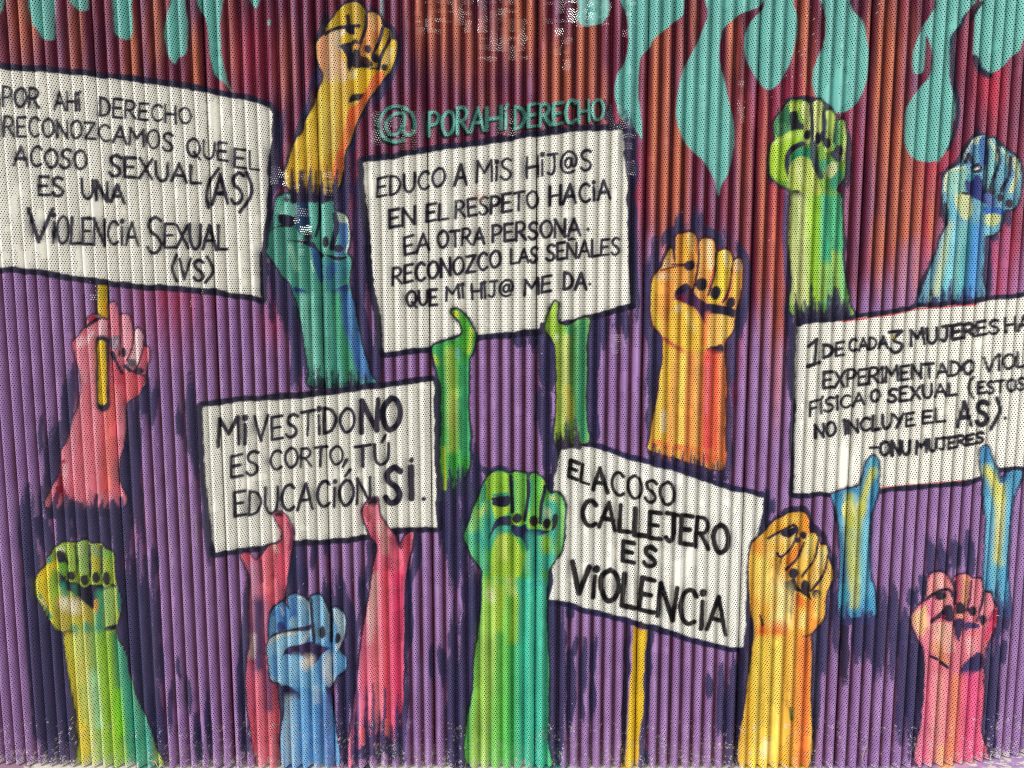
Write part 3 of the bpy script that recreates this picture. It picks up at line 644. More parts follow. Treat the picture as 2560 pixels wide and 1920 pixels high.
word('EXPERiMENTADO', 478,1695, 1775,1560, 138, own=t, w=30, col=I5, h2=112); word('ViOLENCiA', 1862,1550, 2740,1440, 122, own=t, w=30, col=I5)
at(3, 2); t = line_id(p5, 'FÍSICA O SEXUAL (ESTOS')
word('FíSiCA', 357,272, 830,168, 125, own=t, w=28, col=I5, h2=100); word('O', 885,150, 962,150, 100, own=t, w=30, col=I5); word('SEXUAL', 1037,160, 1625,88, 112, own=t, w=30, col=I5)
S(I5, [1770,-62, 1736,-10, 1740,60, 1772,118], 30, own=t); word('ESTOS', 1812,85, 2215,45, 100, own=t, w=28, col=I5)
t = line_id(p5, 'NO INCLUYE EL AS).')
word('NO', 402,458, 580,440, 112, own=t, w=32, col=I5); word('iNCLUYE', 655,428, 1258,352, 112, own=t, w=31, col=I5); word('EL', 1335,337, 1522,322, 110, own=t, w=30, col=I5)
word('AS', 1632,362, 1895,345, 196, own=t, w=44, col=I5, gap=.32); S(I5, [1972,120, 2002,220, 1972,300, 1922,388], 36, own=t); E(I5, 2045,292,18,18, own=t)
t = line_id(p5, '-ONU MUJERES')
S(I5, [880,548, 945,545], 28, own=t, smooth=False); word('ONU', 967,615, 1225,600, 112, own=t, w=37, col=I5); word('MUJERES', 1280,600, 1858,500, 104, own=t, w=31, col=I5, h2=80)

at(0, 2)
p3 = placard('placard at lower left gripped by two pink hands, its text starting MI VESTIDO NO',
    [1745,195, 1880,180, 2040,160, 2212,148, 2400,130, 2812,104, 3000,66, 3212,40, 3480,12, 3738,-20, 3744,200, 3742,0, 3750,600, 3772,1230, 3412,1242, 3160,1300, 2862,1335, 2552,1350, 2392,1372, 2212,1390, 2050,1412, 1858,1440,
     1830,1300, 1790,900, 1762,500], 54)
t = line_id(p3, 'MI VESTIDO NO')
word('Mi', 1885,540, 2125,512, 238, own=t, w=34)
at(1, 2); word('VESTiDO', -15,492, 845,398, 208, own=t, w=31); word('NO', 908,415, 1240,380, 262, own=t, w=50)
t = line_id(p3, 'ES CORTO, TÚ')
word('ES', -218,810, 18,768, 196, own=t, w=29); word('CORTO', 122,735, 745,690, 162, own=t, w=29); S(INK, [778,655, 745,715], 40, own=t, smooth=False, w2=26); word('TÚ', 855,716, 1145,682, 184, own=t, w=32)
t = line_id(p3, 'EDUCACIÓN SI.')
word('EDUCACiÓN', -190,1142, 985,1018, 215, own=t, w=30, h2=212); word('S', 1118,1020, 1248,1020, 300, own=t, w=58, jit=0); S(INK, [1340,715, 1338,985], 56, own=t, smooth=False); E(INK, 1345,655,20,26, own=t); E(INK, 1440,990,20,20, own=t)

# ---------------------------------------------------------------- the handle
at(1, 0)
h = new_id('lettering', 'teal hand-painted handle with a black shadow reading @PORAHÍDERECHO')
AT = [1270,1120, 1280,990, 1200,985, 1130,1050, 1140,1140, 1210,1160, 1270,1080, 1285,1150, 1350,1150, 1372,1060, 1330,960, 1220,915, 1110,960, 1060,1070, 1095,1180, 1190,1225, 1270,1205]
for off, c, w in ((20, (16,15,20), 34), (0, (104,176,164), 27)):
    S(c, [v - off if i % 2 == 0 else v + off * .9 for i, v in enumerate(AT)], w, own=h, dry=.2)
    _trnd = random.Random(77)
    word('PORA', 1492 - off,1172 + off, 1970 - off,1128 + off, 205, own=h, col=c, w=w, jit=.5); word('Hí', 1992 - off,1124 + off, 2170 - off,1102 + off, 190, own=h, col=c, w=w, jit=.5)
    word('DERECHO', 2237 - off,1108 + off, 3002 - off,1024 + off, 198, own=h, col=c, w=w, jit=.5, h2=175)
_trnd = random.Random(5)
# ---------------------------------------------------------------- arms in front of the placards
at(1, 0)
arm('yellow and orange clenched fist at the top, its forearm slanting down to the left', (220,184,76),
    [740,60, 800,34, 880,28, 932,70, 948,112, 1000,106, 1062,140, 1096,228, 1150,250, 1172,330, 1206,340, 1212,400, 1196,510, 1152,620, 1112,655, 1050,745, 960,860, 872,1040, 820,1200, 770,1310, 742,1500, 705,1640, 600,1680, 480,1680, 290,1640, 245,1500, 290,1380, 340,1200, 400,1150, 430,1030, 502,900, 542,760, 582,650, 530,500, 518,370, 598,285, 610,230, 660,150], 38)
P((228,196,158), [588,310, 700,270, 762,262, 742,380, 720,460, 762,560, 760,700, 600,700, 566,480]); P((226,160,122), [530,370, 596,310, 600,520, 590,640, 536,500]); L((238,224,204), [720,290, 720,400], 60, soft=8)
P((206,176,52), [615,238, 672,150, 742,62, 880,36, 936,92, 932,250, 880,222, 800,226, 680,244]); L((224,186,90), [860,60, 880,200], 50, soft=8)
P((222,190,60), [742,300, 860,290, 900,330, 880,390, 800,365, 730,385]); L(NAVY, [600,288, 680,246, 800,226, 885,220], 24); P(NAVY, [770,232, 882,216, 884,270, 830,302, 780,282]); L(NAVY, [790,140, 800,225], 28, w2=40)
P(NAVY, [722,388, 800,368, 822,382, 832,470, 812,608, 790,604, 770,480, 740,432]); P((206,170,60), [850,240, 900,260, 905,380, 880,420, 850,330])
P((224,156,96), [952,125, 1030,130, 1085,230, 1060,340, 1000,460, 915,480, 900,440, 945,300]); L((232,206,150), [1005,150, 1020,240], 44, soft=8); P((216,180,66), [1095,245, 1150,262, 1140,350, 1080,470, 1035,520, 1060,380]); P((226,190,70), [1160,350, 1206,352, 1200,480, 1150,600, 1110,640, 1052,625, 1060,560, 1120,450]); L((240,222,170), [1160,430, 1130,540], 34, soft=7)
for q in ([948,112, 940,250, 892,390, 868,440], [1092,230, 1062,350, 1010,470], [1160,262, 1150,340, 1082,480, 1050,600]): L(NAVY, q, 24)
P((48,40,56), [842,430, 892,430, 905,480, 965,500, 1002,560, 862,592, 820,520]); L((90,50,50), [900,500, 980,540], 30); nail(965,425,34,38); nail(1030,500,38,38); nail(1105,575,32,32); nail(850,370,30,30); L(NAVY, [860,592, 1030,586], 14); P((224,150,84), [840,385, 890,390, 870,430])
P((232,198,56), [830,600, 1040,600, 1060,680, 950,790, 850,800]); P((46,40,52), [840,812, 950,805, 1012,790, 935,852, 862,872, 800,885]); E((244,236,190), 830,640,22,40, soft=8)
P((230,124,72), [1040,612, 1112,655, 962,862, 872,1042, 772,1305, 742,1500, 690,1620, 660,1500, 700,1300, 762,1100, 802,950, 880,885, 950,782])
L((238,216,94), [590,740, 570,1000, 545,1350], 70, soft=12); L((226,206,112), [690,700, 690,1250], 60, soft=14); L((240,214,80), [470,980, 440,1200, 360,1450], 60, soft=12); L((236,220,130), [620,900, 620,1300], 30, soft=8); L((214,180,70), [730,950, 720,1200], 40, soft=10)
fringe((54,46,78), 260, 720, (1720,1720), (1470,1420), 9, 70, seed=31)
done([0,870, 2212,800])

at(0, 1)
arm('pink hand gripping the yellow pole of the top left placard', (222,132,150),
    [630,1290, 680,1240, 740,1160, 762,1090, 800,1060, 842,1072, 862,1090, 935,1100, 948,980, 990,948, 1022,1010, 1036,1120, 1055,1056, 1100,1056, 1132,1110, 1142,1215, 1172,1178, 1212,1190, 1232,1250, 1226,1340, 1262,1336, 1282,1400, 1262,1500, 1242,1590, 1250,1659, 1215,1690, 1190,1752, 1092,1822, 1086,2000, 1062,2200, 1030,2320, 1030,2500, 1045,2730, 440,2730, 448,2560, 512,2450, 530,2240, 590,2130, 622,1950, 682,1840, 690,1690, 692,1600, 660,1450, 632,1340], 22)
P((232,142,160), [958,965, 1010,990, 1032,1150, 1022,1240, 948,1250]); P((150,132,152), [950,1250, 1030,1240, 1022,1350, 960,1356]); L((220,205,210), [1010,1280, 990,1340], 12); P((236,162,178), [1060,1070, 1120,1090, 1138,1250, 1112,1400, 1060,1440, 1040,1300]); P((238,200,204), [1162,1195, 1222,1210, 1222,1350, 1182,1480, 1120,1510, 1090,1480, 1150,1350]); P((222,120,140), [1222,1345, 1272,1350, 1278,1450, 1232,1565, 1168,1595, 1190,1480])
P((228,186,194), [860,1092, 912,1092, 922,1250, 862,1295]); P((226,142,158), [640,1290, 760,1178, 842,1156, 852,1300, 832,1400, 812,1610, 700,1620]); L((246,222,226), [800,1210, 740,1300], 22, soft=6); L((246,222,226), [700,1270, 690,1320], 30, soft=8); P((206,50,80), [760,1090, 800,1065, 830,1090, 780,1140]); L(NAVY, [745,1160, 800,1120, 860,1085], 24); L((230,170,180), [720,1540, 740,1640], 30, soft=8)
nail(1064,1382,24,42); nail(1130,1472,38,38, col=(110,100,116)); nail(1200,1540,34,34)
for q in ([1037,1040, 1037,1300, 1022,1410], [1147,1195, 1142,1330, 1092,1450], [1236,1330, 1192,1480, 1152,1565], [940,1090, 935,1380]): L((70,24,50), q, 18)
L(NAVY, [970,1390, 1000,1470, 1050,1560], 40); L(NAVY, [1080,1500, 1140,1560, 1230,1590], 26); P((212,90,110), [970,1450, 1050,1580, 1092,1560, 1240,1600, 1190,1750, 1082,1850, 1000,1700]); P((226,110,120), [1080,1600, 1150,1560, 1180,1700, 1100,1790])
for x0, x1, c, w in ((720,560,(224,150,168),70), (760,660,(226,130,146),90), (840,780,(230,140,156),80), (930,900,(222,112,116),80), (960,960,(232,124,112),60), (1040,1010,(230,130,146),60)):
    L(c, [x0,1700, (x0+x1)/2,2100, x1,2560], w, soft=12, dry=.04)
L((150,30,60), [545,2330, 520,2500, 560,2640], 44, dry=.2); L((150,30,60), [500,2560, 480,2700], 44, dry=.2); L((236,190,200), [560,2360, 560,2440], 30, soft=8)
fringe((62,58,96), 430, 1050, (2790,2760), (2560,2640), 9, 100, seed=41); fringe((62,58,96), 430, 1050, (2800,2780), (2620,2700), 9, 70, seed=42)
done([0,1800, 2212,1800])
PID = 0
S(NAVY, [880,1300, 885,1659, 890,1830], 128, own=pole_a, smooth=False, soft=4, dry=.14); S((226,194,44), [880,1310, 885,1659, 888,1800], 66, own=pole_a, smooth=False, tex=.3)
at(0, 1)

at(0, 3)
arm('lime and teal clenched fist at the bottom left corner', (178,192,74),
    [312,0, 304,100, 332,210, 402,320, 440,400, 482,462, 542,480, 546,560, 600,900, 645,1100, 682,1400, 722,1660, 1372,1660, 1342,1480, 1252,1230, 1142,960, 1092,700, 1042,605, 1010,520, 1002,440, 1032,340, 1042,220, 1012,100, 985,0, 968,-190, 900,-232, 862,-282, 782,-284, 742,-312, 662,-292, 562,-294, 482,-250, 438,-180, 400,-150, 390,-90, 330,-30], 26)
E((80,160,140), 412,-160,26,50); P((176,206,92), [480,-250, 560,-285, 632,-240, 658,-140, 642,-20, 588,-5, 560,-130, 500,-200]); E((226,226,200), 530,-232,36,24, rot=-20); P((168,206,112), [656,-285, 742,-305, 772,-230, 762,-40, 690,-20, 660,-150]); L((200,222,150), [690,-280, 690,-200], 40, soft=8); P((208,200,72), [780,-270, 852,-280, 868,-210, 852,-20, 790,-30]); L((150,200,150), [810,-270, 830,-190], 40, soft=8); P((152,204,96), [884,-215, 950,-228, 966,-160, 952,-20, 898,-20]); L((200,206,80), [915,-140, 925,-40], 40, soft=8)
P(NAVY, [492,-215, 560,-205, 592,-110, 562,-85, 500,-110]); P((120,180,70), [500,-100, 570,-110, 590,-30, 520,-20])
for q in ([645,-270, 662,-130, 650,0], [772,-270, 776,-120, 772,0], [872,-260, 876,-130, 880,0]): L((36,60,64), q, 22)
P(NAVY, [490,-40, 620,50, 800,66, 960,60, 1000,90, 910,120, 870,170, 800,285, 700,205, 640,150, 560,115, 500,75])
for cx, cy, rx, ry in ((610,0,38,40), (725,28,40,48), (825,8,38,48), (915,18,36,60)):
    E((170,204,66), cx,cy+4,rx+9,ry+9); nail(cx,cy,rx,ry)
L((228,204,60), [350,10, 370,120, 405,250, 440,360], 90, soft=10); P((230,208,60), [310,0, 400,-90, 470,-120, 490,-60, 420,20]); L((160,196,70), [465,-20, 470,200, 500,340], 60, soft=10); L((80,160,130), [340,160, 380,240, 440,360], 24); L((230,226,190), [345,195, 400,260], 12)
P((190,176,80), [470,200, 560,180, 660,170, 720,230, 800,290, 790,420, 640,450, 520,460]); E((234,228,204), 560,230,40,66, soft=12); E((234,230,206), 650,270,44,70, soft=12); L((206,204,80), [640,380, 700,440], 70, soft=12); L((60,160,130), [540,80, 560,150], 50, soft=8); L((70,150,120), [640,90, 650,150], 40, soft=8)
L((72,170,142), [868,150, 862,330, 850,500], 70, soft=10); L((212,152,66), [830,210, 825,280], 34); L((166,200,120), [950,130, 955,300, 950,400], 70, soft=10); L((64,156,130), [1020,90, 1034,300], 36)
L(NAVY, [548,500, 600,482, 655,502], 44); L(NAVY, [920,455, 1000,436], 30); L((60,150,130), [745,430, 770,560], 60, soft=10); L((80,170,140), [860,440, 870,540], 60, soft=10); L((70,160,130), [640,440, 660,480], 40, soft=8)
for x0, x1, c, w in ((590,770,(228,196,66),70), (620,790,(190,206,96),40), (680,840,(216,222,140),70), (760,900,(192,184,84),60), (800,880,(176,214,140),60), (860,960,(164,210,76),80), (930,1040,(150,198,60),80), (1000,1130,(70,160,110),70), (1060,1200,(72,172,144),110), (1160,1300,(76,178,160),110)):
    L(c, [x0,520, x0*.6+x1*.4,1000, x1,1650], w, soft=12, dry=.03)
L((190,232,196), [800,840, 820,1080, 850,1280], 50, soft=12); L((150,220,48), [1010,1000, 1040,1350], 56, soft=10); L((236,206,60), [720,1300, 740,1500], 50, soft=10); L((226,214,120), [690,720, 720,900], 40, soft=10)
done([0,490, 2212,460])

at(1, 2)
arm('pink hand gripping the left part of the bottom edge of the lower left placard', (222,108,132),
    [150,1120, 200,1098, 252,1130, 302,1200, 322,1300, 312,1400, 292,1480, 262,1659, 250,1800, 225,1900, 150,2200, 182,2700, 205,3330, 20,3330, -60,2900, -92,2560, -52,2250, -60,1950, -52,1659, -90,1560, -130,1470, -60,1455, 0,1512, 80,1440, 112,1400, 172,1388, 222,1338, 216,1250, 160,1165], 26)
P((44,36,52), [152,1122, 205,1102, 230,1140, 180,1150]); L((226,120,140), [200,1170, 250,1260, 260,1360], 50, soft=8); L((150,60,100), [280,1200, 305,1300, 290,1420], 24); L((236,130,140), [130,1440, 110,1600, 110,1760], 80, soft=12); L((140,20,50), [165,1420, 160,1659], 30, soft=8); L((232,112,140), [220,1450, 215,1700], 60, soft=12); L((140,20,50), [25,1520, 50,1700], 36, dry=.2); L((214,180,170), [150,1400, 180,1440], 30, soft=8)
L((200,150,180), [-20,1560, 0,1800, 20,2100], 80, soft=14, dry=.2); L((96,74,120), [20,1900, 20,2300, 30,2500], 110, soft=14, dry=.2); L((216,208,204), [-30,2180, -40,2350], 40, soft=10, dry=.2); L((236,130,150), [30,2520, 50,2800, 70,3300], 80, soft=12, dry=.06); L((240,120,130), [140,2700, 160,3000, 170,3300], 60, soft=12, dry=.06); L((96,60,110), [100,2500, 110,2800], 60, soft=12, dry=.15); L((220,120,160), [-60,2450, -40,2800], 44, soft=10, dry=.2)
done([-600,1620, 2212,1620])
arm('pink hand gripping the right part of the bottom edge of the lower left placard', (230,118,146),
    [985,1000, 1035,985, 1056,1060, 1058,1120, 1082,1165, 1150,1250, 1205,1312, 1242,1400, 1282,1320, 1350,1290, 1335,1400, 1292,1600, 1280,1860, 1272,2260, 1266,2860, 1245,3060, 1190,3120, 1050,3150, 900,3150, 800,3330, 830,2860, 882,2510, 932,2110, 980,1810, 1002,1659, 1042,1420, 1030,1360, 980,1290, 922,1130, 940,1055], 28)
P((44,36,52), [968,1010, 1030,975, 1050,1010, 1030,1060, 985,1060]); P((176,80,90), [940,1060, 985,1060, 1000,1140, 970,1200, 930,1130]); L((236,160,170), [1010,1070, 1040,1200, 1060,1290], 50, soft=8); L((226,200,186), [1075,1230, 1110,1320, 1120,1440], 60, soft=12, a=.9); L((150,30,60), [1160,1330, 1150,1659], 40, soft=10); P((50,40,66), [1210,1310, 1290,1290, 1270,1400, 1240,1420]); L((226,80,110), [1290,1320, 1290,1500, 1260,1659], 50, soft=10)
L((232,212,200), [1010,1659, 1010,1900, 990,2200], 60, soft=14); L((222,130,160), [940,2100, 900,2500, 880,2900], 70, soft=12, dry=.05); L((240,150,160), [1040,2200, 1040,2700, 1050,3000], 80, soft=14, dry=.05); L((238,110,130), [1120,1659, 1130,2200, 1130,3000], 80, soft=14, dry=.05); L((236,80,132), [1220,1659, 1220,2300, 1220,3000], 90, soft=14, dry=.04); L((150,30,70), [1262,1659, 1255,2200], 26, soft=8)
fringe((86,70,120), 830, 1270, (3230,3120), (2480,2600), 7, 60, seed=51); fringe((66,58,100), 830, 1260, (3240,3120), (2850,2800), 7, 60, seed=52); L((240,110,120), [915,2980, 925,3100], 36); L((240,130,130), [1130,2900, 1130,3020], 40)
done([0,1640, 2212,1640])

at(1, 3)
arm('blue clenched fist at the bottom below the left pink hand', (104,166,212),
    [282,190, 340,156, 402,180, 470,225, 484,180, 545,166, 595,250, 640,320, 655,290, 702,276, 762,340, 772,430, 742,560, 722,640, 778,700, 772,800, 702,860, 662,935, 635,1000, 680,1300, 695,1660, 236,1660, 245,1080, 210,930, 130,890, 105,760, 88,620, 110,540, 130,330, 200,240, 242,232, 282,290], 26)
P((84,146,206), [138,345, 240,242, 332,330, 362,430, 232,470, 170,490]); L((230,232,220), [215,270, 235,330], 16, soft=4); L((150,200,222), [150,350, 150,470], 26); P((160,204,220), [290,370, 330,340, 360,430, 300,440]); P((60,70,130), [190,400, 230,390, 260,450, 190,480])
P((142,190,220), [292,190, 400,180, 465,245, 468,420, 362,432, 322,330]); L((76,130,200), [310,200, 330,330], 40, soft=6); L((220,224,214), [360,180, 430,210, 462,300], 14); P((134,186,216), [482,190, 560,180, 622,270, 632,500, 572,582, 520,542, 490,350]); L((200,216,216), [600,250, 625,350, 625,480], 14); P((194,218,226), [668,290, 760,340, 762,480, 712,640, 680,622, 700,500]); L((110,170,212), [690,440, 700,560], 30, soft=6)
L(NAVY, [112,535, 160,505, 250,478, 380,452, 475,428], 20); P((152,198,220), [98,565, 242,490, 352,480, 462,455, 472,500, 402,592, 282,602, 228,700, 232,932, 130,880]); L((226,218,196), [112,570, 220,505, 350,490], 18, soft=5); L((230,222,206), [410,560, 460,490], 24, soft=5); L((110,170,216), [150,700, 160,850], 60, soft=10); L((226,226,214), [115,860, 140,890], 16)
P((62,46,90), [268,612, 382,588, 480,560, 562,602, 642,622, 562,682, 500,765, 402,692, 300,682, 218,722]); P((70,56,100), [372,440, 480,425, 460,460, 390,470])
nail(575,490,27,54); nail(700,540,24,48,12)
for q in ([472,200, 487,400, 502,565], [655,300, 648,560]): L(NAVY, q, 22)
P((130,186,220), [230,690, 320,680, 410,740, 500,800, 560,900, 580,1000, 420,960, 240,920]); E((232,222,206), 445,745,50,58, soft=12); L((226,216,200), [630,700, 620,830, 640,900], 60, soft=14); L((160,206,224), [340,700, 330,850], 50, soft=12); L((120,180,214), [720,690, 740,800], 50, soft=10)
P((50,40,80), [220,950, 292,950, 372,1010, 372,1062, 240,1062]); P((66,60,110), [600,960, 645,980, 650,1120, 610,1060])
for x0, x1, c, w in ((270,275,(202,220,226),60), (330,350,(150,196,226),60), (430,440,(116,176,224),80), (530,545,(96,154,206),80), (610,640,(92,118,184),60)):
    L(c, [x0,1060, x0,1300, x1,1650], w, soft=12, dry=.03)
L((206,216,220), [520,960, 525,1080], 30, soft=10)
done([0,1060, 2212,980])

at(2, 2)
arm('big green clenched fist overlapping the left edge of the lower tilted placard', (100,194,100),
    [-282,960, -252,860, -182,772, -102,742, -32,772, 0,768, 50,758, 112,778, 140,826, 162,778, 212,770, 270,810, 292,880, 322,952, 382,938, 432,990, 452,1080, 448,1250, 430,1400, 372,1520, 312,1612, 300,1700, 292,1900, 300,2160, 312,2460, 300,3060, 292,3320, -376,3320, -342,2660, -322,2360, -272,1960, -258,1690, -262,1600, -352,1480, -392,1380, -412,1300, -362,1180, -342,1100], 30)
P((148,196,66), [-215,800, -100,756, -8,810, -2,960, -100,972, -222,1002]); L((60,146,110), [-245,880, -250,1000], 44); P(NAVY, [-172,982, -30,955, -28,1040, -130,1062, -170,1032]); L((60,150,120), [-160,960, -40,950], 26); P((170,208,66), [-310,1052, -180,1000, -160,1040, -40,1055, 0,990, 0,1060, -60,1125, -150,1150, -170,1090])
P((92,186,140), [-312,1062, -190,1002, -162,1120, -182,1250, -232,1400, -182,1600, -262,1600, -405,1310]); L((156,208,120), [-310,1100, -340,1250], 60, soft=12); L((60,170,160), [-200,1180, -220,1400, -300,1300], 60, soft=12); L((180,214,110), [-230,1060, -290,1120], 40, soft=10)
P((50,52,84), [-142,1165, -20,1132, 0,1200, -60,1255, -132,1282, -202,1332, -182,1250]); P((80,180,150), [-130,1230, 0,1230, 40,1290, -100,1310, -200,1350]); P((172,210,70), [-125,1310, 0,1292, 62,1400, 112,1500, 62,1655, -60,1702, -182,1655, -192,1500]); L((214,228,120), [-90,1330, -80,1480], 60, soft=14)
P((136,208,96), [2,788, 60,772, 122,810, 128,950, 92,1150, 30,1202, 0,1150]); L((62,180,150), [5,850, 0,1080], 26, soft=6); P((124,206,94), [160,800, 220,785, 262,830, 242,1000, 232,1180, 170,1245, 118,1192]); L((66,184,160), [165,840, 140,1060], 34, soft=8); P((170,214,80), [255,830, 285,840, 284,930, 262,980])
P((76,188,164), [320,970, 382,950, 432,1010, 442,1200, 422,1380, 342,1560, 268,1602, 252,1300, 250,1180]); L((160,218,116), [380,962, 425,1060, 425,1250, 380,1440], 40, soft=8); L((200,222,140), [330,980, 370,990], 36, soft=8); E((170,214,70), 290,1380,42,80, soft=10); E((226,230,190), 305,1110,24,50, soft=8); P(NAVY, [350,1140, 392,1120, 382,1230, 340,1260])
for cx, cy, rx, ry in ((45,1155,38,44), (180,1180,40,48), (295,1205,38,48)):
    E((164,208,60), cx, cy+10, rx+10, ry+8); nail(cx, cy, rx, ry, 10)
for q in ([137,800, 132,1000, 102,1170], [284,880, 252,1050, 238,1195], [-12,790, -6,900, 0,1100]): L(NAVY, q, 24)
P((46,48,92), [0,1212, 62,1225, 112,1212, 132,1252, 242,1255, 322,1272, 252,1302, 162,1325, 132,1455, 90,1352, 20,1292]); L((66,180,168), [175,1330, 200,1480, 200,1650], 100, soft=14); P((120,206,180), [110,1470, 150,1440, 150,1600, 100,1620], a=.6)
L((48,44,92), [95,1752, 160,1735, 235,1715], 52, dry=.1); L((48,44,92), [95,1760, 85,1850], 20, dry=.3)
for x0, x1, c, w in ((-200,-330,(178,216,96),80), (-130,-250,(186,220,110),90), (-60,-140,(130,206,96),90), (0,-60,(96,196,90),70), (30,10,(70,176,110),60), (110,100,(72,196,170),100), (200,200,(80,204,186),90), (270,275,(70,196,176),60)):
    L(c, [x0,1720, x0*.6+x1*.4,2300, x1,3300], w, soft=14, dry=.02)
L((226,226,190), [-190,1800, -180,1850], 50, soft=12); L((204,220,80), [-100,1760, -120,2100], 50, soft=14); L((170,206,60), [20,1860, 0,2200], 60, soft=14); L((226,232,130), [-20,1690, 0,1800], 50, soft=12)
done([-600,1740, 2212,1740])

at(1, 1)
arm('green hand gripping the left part of the bottom edge of the centre placard', (74,174,80),
    [1690,1030, 1742,1016, 1802,1070, 1852,1150, 1892,1235, 1882,1330, 1842,1450, 1830,1659, 1830,1850, 1842,2250, 1802,2450, 1640,2620, 1600,2560, 1592,2160, 1602,1750, 1552,1480, 1522,1360, 1560,1310, 1720,1270, 1782,1220, 1760,1120], 34)
P((206,206,50), [1692,1040, 1740,1025, 1760,1080, 1720,1100]); L((110,200,70), [1770,1080, 1830,1200, 1800,1330], 60, soft=10); L((190,206,60), [1860,1180, 1850,1300, 1830,1380], 26, soft=6); L((56,160,104), [1570,1340, 1620,1560, 1640,1659], 60, soft=12); L((190,200,60), [1540,1420, 1570,1480], 24, soft=6)
L((190,212,96), [1680,1380, 1690,1659, 1690,2200], 80, soft=14); L((206,216,120), [1690,1750, 1680,2000], 50, soft=14); L((60,160,90), [1620,1700, 1620,2200], 50, soft=12); L((80,190,140), [1790,1500, 1800,1900, 1810,2250], 60, soft=12); L((52,140,66), [1740,1300, 1750,1659], 40, soft=12); L((40,120,80), [1755,1800, 1760,2200], 26, soft=10); L((100,160,190), [1750,1370, 1752,1420], 26, soft=8, a=.7)
fringe((60,62,92), 1580, 1850, (2660,2560), (2280,2380), 8, 60, seed=61); L((170,190,60), [1620,2200, 1630,2560], 30, dry=.3)
done([0,1560, 2212,1560])
at(2, 1)
arm('lime and teal hand gripping the right part of the bottom edge of the centre placard', (140,186,84),
    [300,1095, 340,1010, 370,950, 396,968, 392,1080, 412,1140, 482,1152, 562,1112, 662,1098, 645,1250, 636,1659, 640,2000, 660,2150, 560,2170, 380,2160, 384,1800, 380,1420, 340,1262, 292,1190], 30)
L((172,206,70), [360,990, 340,1120, 350,1240], 60, soft=10); L((150,196,70), [400,1180, 420,1240], 60, soft=10); L((190,210,90), [400,1300, 405,1700, 400,2100], 50, soft=12); L((206,210,130), [460,1260, 460,1659, 460,1980], 60, soft=12); L((44,120,76), [535,1180, 540,1700, 560,1980], 50, soft=12); L((64,172,134), [605,1130, 600,1659, 610,2120], 70, soft=12); E((240,240,220), 380,1250,14,24, soft=6); L((220,200,80), [480,1700, 490,1940], 40, soft=12); L((64,160,110), [500,1140, 490,1200], 50, soft=10)
fringe((60,52,70), 380, 590, (2200,2200), (1930,1960), 8, 50, seed=63)
done([0,1300, 2212,1300])

at(3, 2)
arm('orange and yellow clenched fist beside the right edge of the lower tilted placard', (240,186,78),
    [-147,1400, -100,1340, -20,1268, 30,1200, 112,1148, 202,1110, 300,1108, 352,1180, 352,1280, 402,1286, 432,1330, 452,1388, 500,1396, 512,1480, 546,1600, 550,1659, 522,1752, 492,1850, 482,1980, 440,2065, 362,2175, 372,2300, 362,2700, 332,3330, -240,3330, -180,2660, -150,2360, -122,2130, -142,2000, -155,1880, -165,1659, -165,1500], 30)
P((240,182,66), [8,1262, 130,1152, 300,1112, 345,1200, 342,1300, 260,1282, 230,1232, 100,1292, 0,1332]); L((238,140,54), [320,1140, 340,1290], 36, soft=8); L((242,206,100), [130,1180, 260,1150], 40, soft=10); P((244,210,126), [-20,1345, 100,1290, 222,1222, 224,1350, 152,1452, 90,1482, -40,1500]); L((240,196,80), [0,1400, 120,1400], 60, soft=14)
P(NAVY, [105,1282, 200,1238, 255,1248, 212,1312, 140,1322])
P((244,204,96), [300,1340, 400,1292, 432,1340, 392,1480, 300,1602, 200,1655, 260,1500]); L((240,224,140), [370,1330, 330,1480], 44, soft=10); P((242,206,116), [420,1430, 482,1400, 512,1450, 502,1600, 422,1702, 360,1722, 402,1560]); L((246,230,170), [480,1430, 450,1560], 34, soft=8); P((242,196,100), [502,1560, 546,1600, 522,1722, 462,1802, 430,1762]); P((236,150,60), [150,1500, 240,1400, 250,1500, 150,1640]); L((236,140,60), [270,1370, 220,1520], 36, soft=8)
for q in ([0,1332, 100,1272, 215,1215], [220,1218, 252,1262, 205,1400, 112,1490, 75,1462], [112,1490, 82,1659, 120,1760], [305,1375, 250,1500, 150,1600], [432,1335, 402,1500, 332,1600, 290,1665], [512,1480, 490,1600, 440,1700, 370,1780]): L(NAVY, q, 17)
E(NAVY, 300,1310,30,34); E(NAVY, 252,1350,24,28); nail(215,1632,44,44); nail(320,1750,42,52); nail(415,1810,38,38)
P((48,40,50), [160,1705, 222,1672, 262,1752, 352,1802, 372,1862, 332,1832, 262,1792, 222,1802, 212,1980, 190,2030, 188,1832, 128,1722])
P((236,150,64), [230,1820, 360,1870, 482,1832, 472,1982, 352,2172, 240,2120]); L((244,196,84), [280,1950, 300,2100], 80, soft=16); L((246,214,110), [440,1850, 420,1990], 60, soft=14); L((246,224,150), [300,2000, 280,2080], 34, soft=10); L((234,120,50), [250,1840, 280,1900], 40, soft=10)
L((248,234,170), [60,1700, 130,1850, 110,2050], 120, soft=24); L((240,160,70), [-90,1390, -60,1480], 60, soft=12); L((244,206,96), [-110,1500, -100,1800], 60, soft=14); L((246,220,120), [-20,1560, -10,1850], 90, soft=20); L((240,200,100), [60,1560, 40,1700], 50, soft=12)
E((234,124,66), 85,2150,60,90, soft=20); E((234,110,50), -60,2130,40,50, soft=14); L(NAVY, [300,2182, 360,2165, 440,2080], 12, dry=.1); L(NAVY, [-70,2000, -50,2080], 14)
